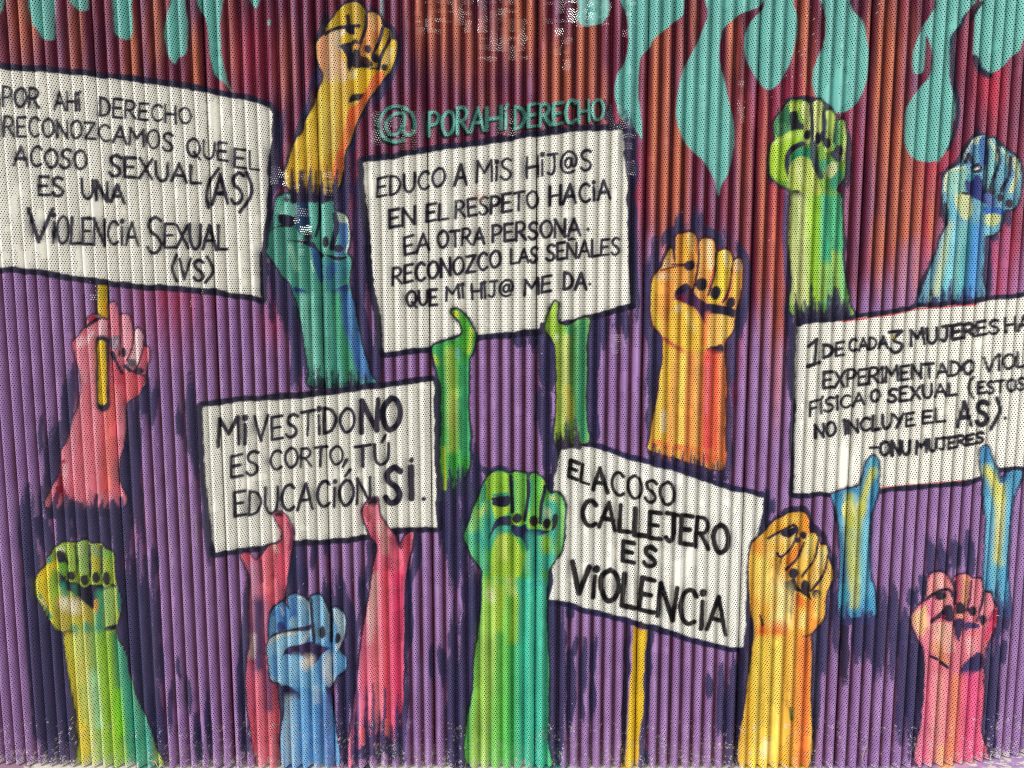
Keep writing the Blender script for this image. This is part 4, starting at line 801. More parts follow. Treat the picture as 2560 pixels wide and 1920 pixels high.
for x0, x1, c, w in ((-90,-190,(240,204,70),70), (-40,-120,(244,222,100),70), (20,-40,(240,206,80),70), (80,40,(246,228,110),80), (140,110,(242,208,90),60), (180,170,(226,170,70),50), (230,230,(242,200,96),60), (290,260,(236,130,66),70), (340,310,(230,120,70),50)):
    L(c, [x0,2220, x0*.6+x1*.4,2700, x1,3330], w, soft=14, dry=.03)
L((120,120,50), [188,2800, 200,2900], 26, dry=.3); L((250,236,190), [-20,3100, -30,3200], 50, soft=14)
done([-600,2150, 2212,2180])

arm('blue and yellow hand gripping the bottom edge of the right placard, the left of the pair', (78,156,196),
    [870,652, 902,622, 940,640, 952,720, 946,850, 930,960, 892,1085, 872,1200, 880,1659, 905,1720, 935,1930, 905,2010, 750,2010, 622,2000, 608,1800, 620,1500, 608,1180, 570,1050, 540,950, 600,928, 762,890, 802,830, 832,740], 28)
L((100,180,200), [905,650, 900,760], 60, soft=10); L((220,216,90), [905,750, 840,920, 800,1100], 56, soft=10); L((222,220,110), [800,1050, 770,1300, 760,1700, 745,1900], 60, soft=12); L((60,130,170), [600,960, 740,910], 60, soft=10); L((206,206,80), [700,980, 720,1200], 70, soft=12); P((226,222,140), [650,1040, 720,1000, 740,1140, 650,1140]); L((206,206,90), [690,1150, 705,1500, 725,1750], 60, soft=12); L((190,200,150), [735,1700, 740,1900], 40, soft=10); L((120,196,220), [850,1200, 835,1500, 850,1800], 70, soft=12); L((64,140,180), [920,850, 880,1020], 36, soft=8); L((40,90,140), [625,1300, 640,1700], 36, soft=10); L((70,160,170), [660,1750, 670,1900], 40, soft=10)
fringe((62,62,110), 620, 930, (2060,2060), (1860,1920), 7, 60, seed=71)
done([0,1250, 2212,1200])
arm('blue and yellow hand gripping the bottom edge of the right placard, close to the right edge', (88,162,200),
    [1838,560, 1880,528, 1912,560, 1932,650, 1982,742, 2000,830, 2080,762, 2190,740, 2172,850, 2112,1000, 2092,1200, 2062,1500, 2062,1659, 2080,1900, 1990,1960, 1880,1900, 1858,1600, 1880,1300, 1868,1000, 1848,800, 1836,700], 28)
L((60,130,180), [1880,560, 1890,650], 50, soft=10); L((226,222,110), [1890,740, 1960,860, 2000,1000], 80, soft=12); L((226,220,120), [2000,900, 2000,1200, 1980,1520], 90, soft=14); L((230,224,170), [2010,1050, 2000,1350], 40, soft=10); L((110,190,220), [1900,1000, 1910,1300, 1900,1659], 44, soft=10); L((100,180,216), [2090,850, 2080,1100, 2040,1500], 50, soft=10); L((60,130,190), [2020,820, 2060,800], 30, soft=8)
P((50,90,150), [1985,780, 2070,770, 2010,860]); L((120,190,200), [1960,1560, 1980,1850], 50, soft=12, dry=.2)
fringe((66,76,124), 1860, 2080, (2000,2000), (1620,1700), 6, 56, seed=73)
done([0,1100, 2212,1100])

at(3, 3)
arm('pink and orange clenched fist at the bottom right corner', (224,126,146),
    [1390,30, 1422,-20, 1500,-32, 1560,0, 1600,52, 1622,0, 1700,-22, 1742,8, 1762,18, 1832,30, 1852,120, 1882,152, 1922,158, 1942,230, 1968,310, 1962,400, 1922,520, 1882,620, 1852,750, 1862,850, 1852,1100, 1840,1350, 1875,1660, 1305,1660, 1330,1200, 1352,900, 1350,640, 1300,545, 1250,430, 1238,330, 1290,258, 1350,205, 1378,120], 28)
P((228,146,146), [1390,45, 1500,-15, 1560,20, 1592,92, 1560,112, 1422,162, 1380,192]); L((240,200,190), [1470,0, 1480,80], 40, soft=10); P((232,154,156), [1300,282, 1402,212, 1540,142, 1582,192, 1502,292, 1422,332, 1400,402, 1382,502, 1332,562, 1248,400]); P((238,192,146), [1255,330, 1300,280, 1360,260, 1370,480, 1320,520, 1260,430]); L((222,100,150), [1405,230, 1395,330], 34, soft=8)
L(NAVY, [1360,205, 1430,150, 1550,108, 1592,172], 20); nail(1490,170,46,34,-10); P((50,40,66), [1402,372, 1470,312, 1530,250, 1592,262, 1602,382, 1562,402, 1480,362, 1412,412]); E((214,50,100), 1505,345,16,14)
P((218,96,122), [1612,32, 1662,8, 1672,240, 1620,252]); L((228,168,124), [1705,20, 1692,220], 54, soft=8); P((234,142,156), [1752,28, 1842,48, 1842,160, 1812,292, 1762,385, 1716,325]); P((236,146,160), [1882,168, 1922,166, 1942,240, 1882,422, 1830,445, 1820,345]); P((214,60,100), [1945,300, 1966,330, 1940,450, 1910,480])
nail(1655,285,44,62); nail(1765,308,40,44); nail(1850,384,30,46,8); P((230,150,120), [1625,330, 1700,335, 1690,362, 1630,360])
for q in ([1560,0, 1602,80, 1606,150], [1610,40, 1605,240], [1752,40, 1736,200, 1712,300], [1862,130, 1842,260, 1800,390], [1950,300, 1910,380]): L(NAVY, q, 18)
P((52,44,84), [1605,380, 1680,380, 1660,520, 1640,560, 1605,470]); P((70,60,110), [1690,400, 1810,420, 1800,455, 1720,455, 1690,490])
P((232,172,164), [1400,420, 1560,410, 1600,500, 1612,640, 1480,660, 1360,620]); L((236,200,170), [1500,450, 1500,560], 50, soft=14); L((222,100,140), [1380,480, 1370,640], 36, soft=10); P((228,130,146), [1680,500, 1800,470, 1900,540, 1850,640, 1740,710, 1670,700]); L((240,190,190), [1740,560, 1760,640], 50, soft=12); L((216,60,104), [1940,340, 1890,540], 44, soft=10)
L((214,150,90), [1450,600, 1520,740], 60, soft=16); L(NAVY, [1405,692, 1460,720], 18, dry=.2); L(NAVY, [1490,745, 1550,790], 22, dry=.2); P((60,54,100), [1722,722, 1842,668, 1850,790, 1762,850, 1692,930, 1650,830], jit=2.5); L((80,70,130), [1730,860, 1760,920], 50, soft=10)
for x0, x1, c, w in ((1390,1340,(230,112,156),70), (1440,1400,(232,150,156),70), (1500,1470,(234,170,160),60), (1560,1530,(226,130,146),60), (1620,1570,(226,146,92),60), (1680,1640,(230,120,130),60), (1740,1700,(232,90,140),80), (1810,1790,(234,86,146),70), (1840,1840,(232,110,140),50)):
    L(c, [x0,880, x0*.6+x1*.4,1200, x1,1640], w, soft=12, dry=.03)
L((240,190,120), [1500,1480, 1480,1640], 40, soft=12)
done([0,740, 2212,760])
# ---------------------------------------------------------------- from paint to sheets
def mat_nodes(name):
    m = bpy.data.materials.new(name)
    m.use_nodes = True
    n, l = m.node_tree.nodes, m.node_tree.links
    return m, n, l, n['Principled BSDF']

def painted_metal():
    m, n, l, b = mat_nodes('painted_perforated_metal')
    pa = n.new('ShaderNodeAttribute'); pa.attribute_name = 'paint'
    sh = n.new('ShaderNodeAttribute'); sh.attribute_name = 'sheet'
    sep = n.new('ShaderNodeSeparateXYZ'); l.new(sh.outputs['Vector'], sep.inputs[0])
    def mth(op, a, c=None, d=None):
        k = n.new('ShaderNodeMath'); k.operation = op
        for i, v in enumerate((a, c, d)):
            if v is None: continue
            if isinstance(v, (int, float)): k.inputs[i].default_value = v
            else: l.new(v, k.inputs[i])
        return k.outputs[0]
    HX, HY = 0.0084, 0.0142                       # holes in staggered rows
    def lattice(off):
        u = mth('MULTIPLY', mth('SUBTRACT', mth('FRACT', mth('ADD', mth('DIVIDE', sep.outputs[0], HX), off)), 0.5), HX)
        v = mth('MULTIPLY', mth('SUBTRACT', mth('FRACT', mth('ADD', mth('DIVIDE', sep.outputs[1], HY), off)), 0.5), HY)
        return mth('SQRT', mth('ADD', mth('MULTIPLY', u, u), mth('MULTIPLY', v, v)))
    d = mth('MINIMUM', lattice(0.0), lattice(0.5))
    hole = mth('LESS_THAN', d, mth('MULTIPLY', pa.outputs['Alpha'], 0.00178))
    tc = n.new('ShaderNodeTexCoord')
    nz = n.new('ShaderNodeTexNoise'); nz.inputs['Scale'].default_value = 160; nz.inputs['Detail'].default_value = 3
    mp = n.new('ShaderNodeMapping'); mp.inputs['Scale'].default_value = (1, 1, .18)
    l.new(tc.outputs['Object'], mp.inputs[0]); l.new(mp.outputs[0], nz.inputs['Vector'])
    bp = n.new('ShaderNodeBump'); bp.inputs['Strength'].default_value = .35; bp.inputs['Distance'].default_value = .0012
    l.new(nz.outputs['Fac'], bp.inputs['Height']); l.new(bp.outputs[0], b.inputs['Normal'])
    n2 = n.new('ShaderNodeTexNoise'); n2.inputs['Scale'].default_value = 9; l.new(tc.outputs['Object'], n2.inputs['Vector'])
    mr = n.new('ShaderNodeMapRange'); mr.inputs['To Min'].default_value = .34; mr.inputs['To Max'].default_value = .62
    l.new(n2.outputs['Fac'], mr.inputs['Value']); l.new(mr.outputs[0], b.inputs['Roughness'])
    l.new(pa.outputs['Color'], b.inputs['Base Color'])
    tr = n.new('ShaderNodeBsdfTransparent')
    mx = n.new('ShaderNodeMixShader')
    l.new(hole, mx.inputs['Fac']); l.new(b.outputs[0], mx.inputs[1]); l.new(tr.outputs[0], mx.inputs[2])
    l.new(mx.outputs[0], n['Material Output'].inputs['Surface'])
    return m

def simple(name, col, rough=.8, noise=.25, scale=8, col2=None, bump=0.0):
    m, n, l, b = mat_nodes(name)
    tc = n.new('ShaderNodeTexCoord')
    t = n.new('ShaderNodeTexNoise'); t.inputs['Scale'].default_value = scale; t.inputs['Detail'].default_value = 6
    l.new(tc.outputs['Object'], t.inputs['Vector'])
    r = n.new('ShaderNodeValToRGB')
    c = lin(col); c2 = lin(col2) if col2 else c * (1 - noise)
    r.color_ramp.elements[0].position, r.color_ramp.elements[1].position = .35, .65
    r.color_ramp.elements[0].color = (*[float(v) for v in c2], 1); r.color_ramp.elements[1].color = (*[float(v) for v in c], 1)
    l.new(t.outputs['Fac'], r.inputs[0]); l.new(r.outputs[0], b.inputs['Base Color'])
    b.inputs['Roughness'].default_value = rough
    if bump:
        bp = n.new('ShaderNodeBump'); bp.inputs['Strength'].default_value = bump; bp.inputs['Distance'].default_value = .004
        l.new(t.outputs['Fac'], bp.inputs['Height']); l.new(bp.outputs[0], b.inputs['Normal'])
    return m

def tag(o, label=None, cat=None, group=None, kind=None):
    for k, v in (('label', label), ('category', cat), ('group', group), ('kind', kind)):
        if v: o[k] = v
    return o

def mesh_object(name, verts, faces, mat, parent=None, smooth=False):
    me = bpy.data.meshes.new(name)
    me.from_pydata([tuple(map(float, v)) for v in verts], [], [tuple(map(int, f)) for f in faces])
    me.materials.append(mat)
    if smooth:
        me.polygons.foreach_set('use_smooth', [True] * len(me.polygons))
    o = bpy.data.objects.new(name, me)
    scene.collection.objects.link(o)
    o.parent = parent
    return o

def smooth_step(x, a, b):
    t = np.clip((x - a) / (b - a), 0, 1)
    return t * t * (3 - 2 * t)

METAL = painted_metal()
zz = np.linspace(Z0, Z1, NROW)

def panel_columns(k):
    """plan of one sheet: x, y, normals, developed length and phase of every column, from left lip to right lip"""
    rnd = random.Random(100 + k)
    m = 9 * NPER
    s0, s1 = SEAM0 + k * PANEL + .0014, SEAM0 + (k + 1) * PANEL - .0014
    s = np.linspace(s0, s1, m + 1)
    ph = np.linspace(0, 9, m + 1)
    wob = np.array([rnd.uniform(.86, 1.1) for _ in range(11)])
    amp = AMP * np.interp(ph, np.arange(11) - .5, wob)
    shift = np.array([rnd.uniform(-.05, .05) for _ in range(11)])
    c = np.cos(2 * np.pi * (ph + np.interp(ph, np.arange(11) - .5, shift) * np.sin(np.pi * np.clip(ph / 9, 0, 1))))
    d = -amp * (c + .13 * (2 * c * c - 1))          # round crests, tighter valleys
    tilt = rnd.uniform(-.0016, .0016)
    d = d + tilt * (ph / 4.5 - 1)
    x, y, nx, ny = plan(s)
    X, Y = x + nx * d, y + ny * d
    # lips turned in at the joints
    def lip(i, sgn):
        t = np.array([-ny[i], nx[i]])
        return [(X[i] - nx[i] * q + sgn * t[0] * .0004, Y[i] - ny[i] * q + sgn * t[1] * .0004) for q in (.004, .014)]
    Lp, Rp = lip(0, 0)[::-1], lip(m, 0)
    X = np.concatenate([[p[0] for p in Lp], X, [p[0] for p in Rp]]); Y = np.concatenate([[p[1] for p in Lp], Y, [p[1] for p in Rp]])
    ph = np.concatenate([[0, 0], ph, [9, 9]])
    tx, ty = np.gradient(X), np.gradient(Y)
    ln = np.hypot(tx, ty) + 1e-9
    NX, NY = ty / ln, -tx / ln
    dev = np.concatenate([[0], np.cumsum(np.hypot(np.diff(X), np.diff(Y)))]) + rnd.uniform(0, .0084)
    return X, Y, NX, NY, dev, ph + 9 * k

def gauss(X, Y, x, y, rx, ry):
    return np.exp(-(((X - x) / rx) ** 2 + ((Y - y) / ry) ** 2))

ORANGE = [(60,40,60,160,.8), (190,110,26,180,.8), (330,140,30,160,.9), (390,70,30,130,.9), (490,150,22,110,1.), (575,120,40,200,.6), (715,160,40,170,.6), (1100,40,90,170,.9), (1170,120,110,140,.7), (1300,60,70,140,1.),
          (1390,190,44,130,1.2), (1465,140,40,210,1.), (1500,240,30,120,.7), (1650,300,34,420,1.2), (1700,130,30,130,.6), (1735,40,24,130,.7), (1690,430,36,180,1.2), (1832,120,22,180,.9), (1860,420,26,300,.7), (2006,60,30,130,1.), (2020,170,26,190,.8), (2180,60,26,120,.6),
          (2215,250,40,420,1.0), (2250,480,40,300,1.1), (2290,560,30,240,1.0), (2200,620,24,130,1.1), (2330,560,26,160,.8), (2280,80,26,120,.6), (1940,760,20,330,1.1), (1908,560,20,420,.9), (2240,130,30,200,.8), (1215,250,60,90,.5)]
RED = [(1470,430,140,120,.5), (1560,330,26,120,.5), (2480,200,40,90,1.0), (2490,640,60,230,.8), (2315,590,16,80,1.2), (2340,420,60,120,.6), (2000,300,120,140,.5), (1940,560,24,200,.5), (620,150,60,120,.4), (1800,900,30,160,.5), (1840,820,20,110,.6), (160,800,40,100,.0), (430,730,90,120,.7), (690,800,40,60,.5), (350,1290,12,60,.6), (890,700,12,240,.9)]

def wall_colour(px, py, phase):
    """the painted ground: lavender below, maroon with orange and mauve brushed along the ridges above"""
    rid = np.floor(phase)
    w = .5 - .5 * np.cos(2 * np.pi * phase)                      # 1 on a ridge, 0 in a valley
    n1 = vnoise(px / 26, py / 90, 31); n2 = vnoise(px / 9, py / 30, 32); n3 = vnoise(rid * 3.7, py / 210, 33); n4 = vnoise(px / 4, py / 70, 34)
    yb = np.interp(px, [0, 560, 640, 800, 960, 1300, 1560, 1700, 1880, 1960, 2060, 2200, 2330, 2560], [470, 470, 520, 500, 560, 500, 640, 640, 760, 820, 760, 690, 640, 640])
    low = smooth_step(py + 170 * (n3 - .5) + 70 * (n1 - .5), yb - 70, yb + 90)
    lav = lin((168, 132, 186)); lav2 = lin((146, 110, 166)); mar = lin((104, 22, 50)); mar2 = lin((82, 26, 56)); mau = lin((150, 100, 134)); pnk = lin((166, 82, 104)); org = lin((212, 122, 78)); brn = lin((128, 62, 32)); red = lin((196, 56, 84)); mar3 = lin((104, 48, 72))
    k = np.clip(n1 * .7 + n2 * .5 - .1, 0, 1)[:, None]
    c_low = lav * k + lav2 * (1 - k)
    in_valley = (np.clip(1.05 - w * 2.0, 0, 1) * (.6 + .5 * n4)).clip(0, 1)[:, None]       # darker maroon towards the bottoms of the corrugations
    c_low = c_low * (1 - in_valley) + mar3 * in_valley
    k = np.clip(n1 * 1.2 - .1, 0, 1)[:, None]
    c_up = mar * k + mar2 * (1 - k)
    yf = np.clip((py - 60) / 420, 0, 1)
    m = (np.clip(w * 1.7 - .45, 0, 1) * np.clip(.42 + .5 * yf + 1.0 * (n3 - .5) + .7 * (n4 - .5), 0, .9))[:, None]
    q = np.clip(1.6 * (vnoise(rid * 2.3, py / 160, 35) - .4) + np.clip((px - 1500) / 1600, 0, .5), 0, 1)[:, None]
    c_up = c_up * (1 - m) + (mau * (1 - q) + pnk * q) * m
    o = np.zeros_like(px)
    for x, y, rx, ry, a in ORANGE:
        o = np.maximum(o, a * gauss(px, py, x, y, rx * 1.05, ry))
    o = o * (.75 + .5 * n4)
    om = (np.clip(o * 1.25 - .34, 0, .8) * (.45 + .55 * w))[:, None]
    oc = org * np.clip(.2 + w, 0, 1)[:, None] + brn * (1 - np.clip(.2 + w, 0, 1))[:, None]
    r = np.zeros_like(px)
    for x, y, rx, ry, a in RED:
        r = np.maximum(r, a * gauss(px, py, x, y, rx, ry))
    rm = np.clip(r * (.5 + n4), 0, .85)[:, None]
    c_up = c_up * (1 - rm) + red * rm
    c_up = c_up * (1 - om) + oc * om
    lo = low[:, None]
    c = c_up * (1 - lo) + c_low * lo
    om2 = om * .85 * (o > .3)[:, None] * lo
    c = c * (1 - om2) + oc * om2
    rm2 = rm * .8 * lo
    c = c * (1 - rm2) + red * rm2
    return c * (1 + .16 * (n4 - .5) + .12 * (n2 - .5))[:, None]

def canvas_sample(px, py):
    u, v = (px - CX0) * CS - .5, (py - CY0) * CS - .5
    u, v = np.clip(u, 0, CW - 1.001), np.clip(v, 0, CH - 1.001)
    x, y = u.astype(int), v.astype(int)
    fx, fy = (u - x)[:, None], (v - y)[:, None]
    def bl(A):
        return (A[y, x] * (1 - fx) + A[y, x + 1] * fx) * (1 - fy) + (A[y + 1, x] * (1 - fx) + A[y + 1, x + 1] * fx) * fy
    return bl(RGB), bl(ALP[..., None])

WALL = bpy.data.objects.new('corrugated_wall', None)
scene.collection.objects.link(WALL)
WALL.location = (0, 0, 0)
tag(WALL, 'corrugated perforated metal wall covered by a mural of raised fists and protest placards', 'wall', kind='thing')

gx, gy, gz, gnx, gny, gcol, gsheet, gfaces, gid = [], [], [], [], [], [], [], [], []
base = 0
panel_ids = {}
SPOTS = [(40,560,60,90), (130,640,90,60), (240,520,50,30), (520,300,40,50), (600,620,40,120), (1180,760,40,40), (1560,900,60,100), (1400,800,60,60), (2020,1500,60,120), (1960,1830,60,70), (2060,700,14,90), (2110,1200,30,120), (2420,1380,30,90), (1040,1430,50,80), (1360,1780,26,60), (1560,1750,20,80), (1200,1000,60,60), (780,1010,60,40), (420,1760,30,90), (290,1750,22,90), (2010,300,40,60), (2085,260,40,80), (1640,1600,60,40), (1700,1380,60,100), (1500,1440,60,80), (250,770,20,60), (265,1240,60,60), (300,1060,40,60), (2250,1250,40,80), (2200,1400,20,60)]
for k in range(K0, K1):
    X, Y, NX, NY, dev, ph = panel_columns(k)
    nc = len(X)
    panel_ids[k] = new_id('wall_panel')
    # a very slight waviness of the sheet along its height
    wav = .0012 * (vnoise(zz * 2.2, np.full(NROW, k * 3.1), 41) - .5)
    VX = np.repeat(X[None, :], NROW, 0) + NX.mean() * wav[:, None]; VY = np.repeat(Y[None, :], NROW, 0) + NY.mean() * wav[:, None]
    VZ = np.repeat(zz[:, None], nc, 1)
    px, py = project(VX.ravel(), VY.ravel(), VZ.ravel())
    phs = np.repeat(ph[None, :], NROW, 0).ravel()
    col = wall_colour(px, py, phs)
    rgb, a = canvas_sample(px, py)
    inside = ((px > CX0) & (px < CX1) & (py > CY0) & (py < CY1))[:, None]
    a = a * inside
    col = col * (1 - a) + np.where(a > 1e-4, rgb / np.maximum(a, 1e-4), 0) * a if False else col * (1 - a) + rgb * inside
    # worn foot of the sheets: chipped to white primer and dusty
    hgt = VZ.ravel() - Z0
    wear = np.interp(px, [0, 150, 330, 420, 620, 700, 1000, 1100, 1280, 1500, 1900, 2100, 2300, 2440, 2560], [1.3, 1.2, .9, .55, .75, .5, .6, .75, .55, .45, .5, .4, .45, .9, 1.2])
    chip = vnoise(px / 1.7, py / 1.9, 51) * .45 + vnoise(px / 4.5, py / 7, 52) * .35 + vnoise(px / 16, py / 20, 54) * .2
    cm = smooth_step(chip + wear * .30 * np.exp(-hgt / .026) , .68, .78)[:, None] * (hgt < .16)[:, None]
    pale = lin((204, 198, 198))
    col = col * (1 - cm * .85) + pale * cm * .85
    # fine flecks of spattered paint
    fl = vnoise(px / 1.9, py / 1.9, 53)
    dens = .004 + .05 * np.maximum.reduce([gauss(px, py, 2060, 90, 120, 110), gauss(px, py, 1960, 150, 60, 100), gauss(px, py, 2240, 60, 70, 80), gauss(px, py, 1010, 1450, 260, 22), gauss(px, py, 150, 30, 30, 16), gauss(px, py, 160, 1840, 60, 80), gauss(px, py, 1390, 1850, 60, 70), gauss(px, py, 850, 1850, 100, 60), gauss(px, py, 1850, 300, 50, 60)])
    fm = (fl > 1 - dens).astype(np.float32)[:, None]
    col = col * (1 - fm * .8) + lin((226, 222, 210)) * fm * .8
    col = np.clip(col, 0.003, .86)
    # holes closed by thick paint
    cl = vnoise(px / 34, py / 60, 61) * .65 + vnoise(px / 12, py / 22, 62) * .35
    th = np.full_like(px, .80)
    for x, y, rx, ry in SPOTS:
        th -= .34 * gauss(px, py, x, y, rx, ry)
    open_ = 1 - smooth_step(cl, th, th + .08)
    open_ = open_ * (.9 + .2 * vnoise(px / 5, py / 5, 63))
    gx.append(VX.ravel()); gy.append(VY.ravel()); gz.append(VZ.ravel())
    gnx.append(np.tile(NX, NROW)); gny.append(np.tile(NY, NROW))
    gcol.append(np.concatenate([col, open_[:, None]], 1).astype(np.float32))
    gsheet.append(np.stack([np.tile(dev, NROW), VZ.ravel(), np.zeros(nc * NROW)], 1).astype(np.float32))
    i = np.arange(NROW - 1)[:, None] * nc + np.arange(nc - 1)[None, :]
    f = np.stack([i, i + 1, i + nc + 1, i + nc], -1).reshape(-1, 4)
    cx, cy = px[f].mean(1), py[f].mean(1)
    ix, iy = np.clip(((cx - CX0) * CS).astype(int), 0, CW - 1), np.clip(((cy - CY0) * CS).astype(int), 0, CH - 1)
    ids = IDS[iy, ix].astype(np.int32)
    off = (cx <= CX0) | (cx >= CX1) | (cy <= CY0) | (cy >= CY1)
    ids[(ids == 0) | off] = panel_ids[k]
    gfaces.append((f + base).astype(np.int32)); gid.append(ids)
    base += nc * NROW
gx, gy, gz = np.concatenate(gx), np.concatenate(gy), np.concatenate(gz)
gnx, gny = np.concatenate(gnx), np.concatenate(gny)
gcol, gsheet, gfaces, gid = np.concatenate(gcol), np.concatenate(gsheet), np.concatenate(gfaces), np.concatenate(gid)

def sheet_mesh(name, faces):
    used = np.unique(faces)
    remap = np.searchsorted(used, faces)
    me = bpy.data.meshes.new(name)
    nv, nf = len(used), len(faces)
    me.vertices.add(nv)
    co = np.stack([gx[used], gy[used], gz[used]], 1).astype(np.float32)
    me.vertices.foreach_set('co', co.ravel())
    me.loops.add(nf * 4)
    me.loops.foreach_set('vertex_index', remap.ravel().astype(np.int32))
    me.polygons.add(nf)
    me.polygons.foreach_set('loop_start', np.arange(0, nf * 4, 4, dtype=np.int32))
    me.update(calc_edges=True)
    me.polygons.foreach_set('use_smooth', np.ones(nf, bool))
    at_ = me.attributes.new('paint', 'FLOAT_COLOR', 'POINT'); at_.data.foreach_set('color', gcol[used].ravel())
    at_ = me.attributes.new('sheet', 'FLOAT_VECTOR', 'POINT'); at_.data.foreach_set('vector', gsheet[used].ravel())
    nr = np.stack([gnx[used], gny[used], np.zeros(nv)], 1).astype(np.float32)
    me.normals_split_custom_set_from_vertices(nr)
    me.materials.append(METAL)
    return me

order = np.argsort(gid, kind='stable')
gid_s = gid[order]
cuts = np.flatnonzero(np.diff(gid_s)) + 1
faces_of = {int(gid_s[a]): gfaces[order[a:b]] for a, b in zip(np.concatenate([[0], cuts]), np.concatenate([cuts, [len(gid_s)]]))}
has_child = {p['parent'] for i, p in enumerate(PARTS) if p and i in faces_of}
OBJ = {}
def make(i):
    if i in OBJ: return OBJ[i]
    p = PARTS[i]
    par = make(p['parent']) if p['parent'] else WALL
    f = faces_of.get(i)
    o = bpy.data.objects.new(p['name'], sheet_mesh(p['name'], f) if f is not None and len(f) else None)
    scene.collection.objects.link(o)
    o.parent = par
    if p['label']: o['label'] = p['label']
    OBJ[i] = o
    return o
for i in range(1, len(PARTS)):
    if i in faces_of and len(faces_of[i]) >= 3:
        make(i)

# ---------------------------------------------------------------- dark shell added behind the sheets, seen through their holes
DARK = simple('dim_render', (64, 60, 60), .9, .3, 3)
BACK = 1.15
holes_px = [(1035,-60,1180,84), (1196,-60,1318,150), (1360,-60,1470,60), (1384,60,1430,190), (1440,-60,1530,66), (1404,140,1432,176), (925,268,1046,370), (1560,-60,1600,90), (1520,250,1560,330), (1555,300,1590,440),
            (668,412,700,460), (700,426,770,470), (796,424,834,494), (690,488,780,560), (736,560,780,640), (1240,260,1290,340), (205,688,244,772), (466,724,512,770), (1526,836,1560,890), (1100,486,1150,560), (1846,190,1870,310), (1750,200,1770,300), (500,250,560,300), (1655,1300,1675,1500), (1820,1640,1850,1860)]
rect, frames = [], []
_r = random.Random(12)
for a, b, c, d in holes_px:                     # openings placed for bright dots through the holes, edges broken up
    nx_, ny_ = max(1, round((c - a) / 26)), max(1, round((d - b) / 24))
    for q in range(nx_):
        for w_ in range(ny_):
            rim = q in (0, nx_ - 1) or w_ in (0, ny_ - 1)
            if nx_ * ny_ > 3 and rim and _r.random() < .22: continue
            j0, j1, j2, j3 = (_r.uniform(-5, 5) for _ in range(4))
            x0, z1 = on_plane(a + (c - a) * q / nx_ + j0, b + (d - b) * w_ / ny_ + j1, BACK)
            x1, z0 = on_plane(a + (c - a) * (q + 1) / nx_ + j2, b + (d - b) * (w_ + 1) / ny_ + j3, BACK)
            rect.append((x0, x1, z0, z1))
    x0, z1 = on_plane(a - 16, b - 16, BACK); x1, z0 = on_plane(c + 16, d + 16, BACK)
    frames.append((x0, x1, max(z0, .05), min(z1, 3.08)))
BX0, BX1, BZ0, BZ1 = -3.6, 3.6, 0.0, 3.1
xs = sorted({BX0, BX1, *[r[0] for r in rect], *[r[1] for r in rect]}); zs = sorted({BZ0, BZ1, *[min(max(r[2], BZ0), BZ1) for r in rect], *[min(max(r[3], BZ0), BZ1) for r in rect]})
verts = [(x, y, z) for y in (BACK, BACK + .06) for z in zs for x in xs]
nxv, nzv = len(xs), len(zs)
solid = {}
for j in range(nzv - 1):
    for i in range(nxv - 1):
        cx_, cz_ = (xs[i] + xs[i + 1]) / 2, (zs[j] + zs[j + 1]) / 2
        solid[i, j] = not any(r[0] < cx_ < r[1] and r[2] < cz_ < r[3] for r in rect)
vid = lambda i, j, b: b * nxv * nzv + j * nxv + i
fc = []
for (i, j), s in solid.items():
    if not s: continue
    fc.append((vid(i, j, 0), vid(i + 1, j, 0), vid(i + 1, j + 1, 0), vid(i, j + 1, 0)))
    fc.append((vid(i, j, 1), vid(i, j + 1, 1), vid(i + 1, j + 1, 1), vid(i + 1, j, 1)))
    for di, dj, e in ((-1, 0, ((0, 0), (0, 1))), (1, 0, ((1, 1), (1, 0))), (0, -1, ((1, 0), (0, 0))), (0, 1, ((0, 1), (1, 1)))):
        if not solid.get((i + di, j + dj), False):
            (a0, a1), (b0, b1) = e
            fc.append((vid(i + a0, j + a1, 0), vid(i + b0, j + b1, 0), vid(i + b0, j + b1, 1), vid(i + a0, j + a1, 1)))
shell = bpy.data.objects.new('added_shell', None); scene.collection.objects.link(shell)
tag(shell, 'added dark shed behind the perforated wall, seen only as dark and bright dots through its holes', 'shell', kind='thing')
mesh_object('shell_back', verts, fc, DARK, shell)
glow, gn, gl, gb = mat_nodes('daylight_glow')  # added glowing panes, stand in for bright daylight beyond the openings
gb.inputs['Base Color'].default_value = (.8, .82, .84, 1); gb.inputs['Roughness'].default_value = .6
gb.inputs['Emission Color'].default_value = (1.0, .97, .92, 1); gb.inputs['Emission Strength'].default_value = 2.6
gt = gn.new('ShaderNodeTexNoise'); gt.inputs['Scale'].default_value = 16; gt.inputs['Detail'].default_value = 4
gtc = gn.new('ShaderNodeTexCoord'); gl.new(gtc.outputs['Object'], gt.inputs['Vector'])
gm = gn.new('ShaderNodeMapRange'); gm.inputs['From Min'].default_value = .42; gm.inputs['From Max'].default_value = .62; gm.inputs['To Min'].default_value = .1; gm.inputs['To Max'].default_value = 0.5
gl.new(gt.outputs['Fac'], gm.inputs['Value']); gl.new(gm.outputs[0], gb.inputs['Emission Strength'])
def slab(name, x0, x1, y0, y1, z0, z1, mat, parent=None):
    v = [(x, y, z) for z in (z0, z1) for y in (y0, y1) for x in (x0, x1)]
    return mesh_object(name, v, [(0, 2, 3, 1), (4, 5, 7, 6), (0, 1, 5, 4), (2, 6, 7, 3), (0, 4, 6, 2), (1, 3, 7, 5)], mat, parent)
slab('shell_roof', -3.7, 3.7, .10, 1.6, 3.104, 3.2, DARK, shell)  # unseen top and sides, added to keep it dark behind the holes
slab('shell_side', -3.66, -3.604, .12, BACK + .06, .004, 3.1, DARK, shell)
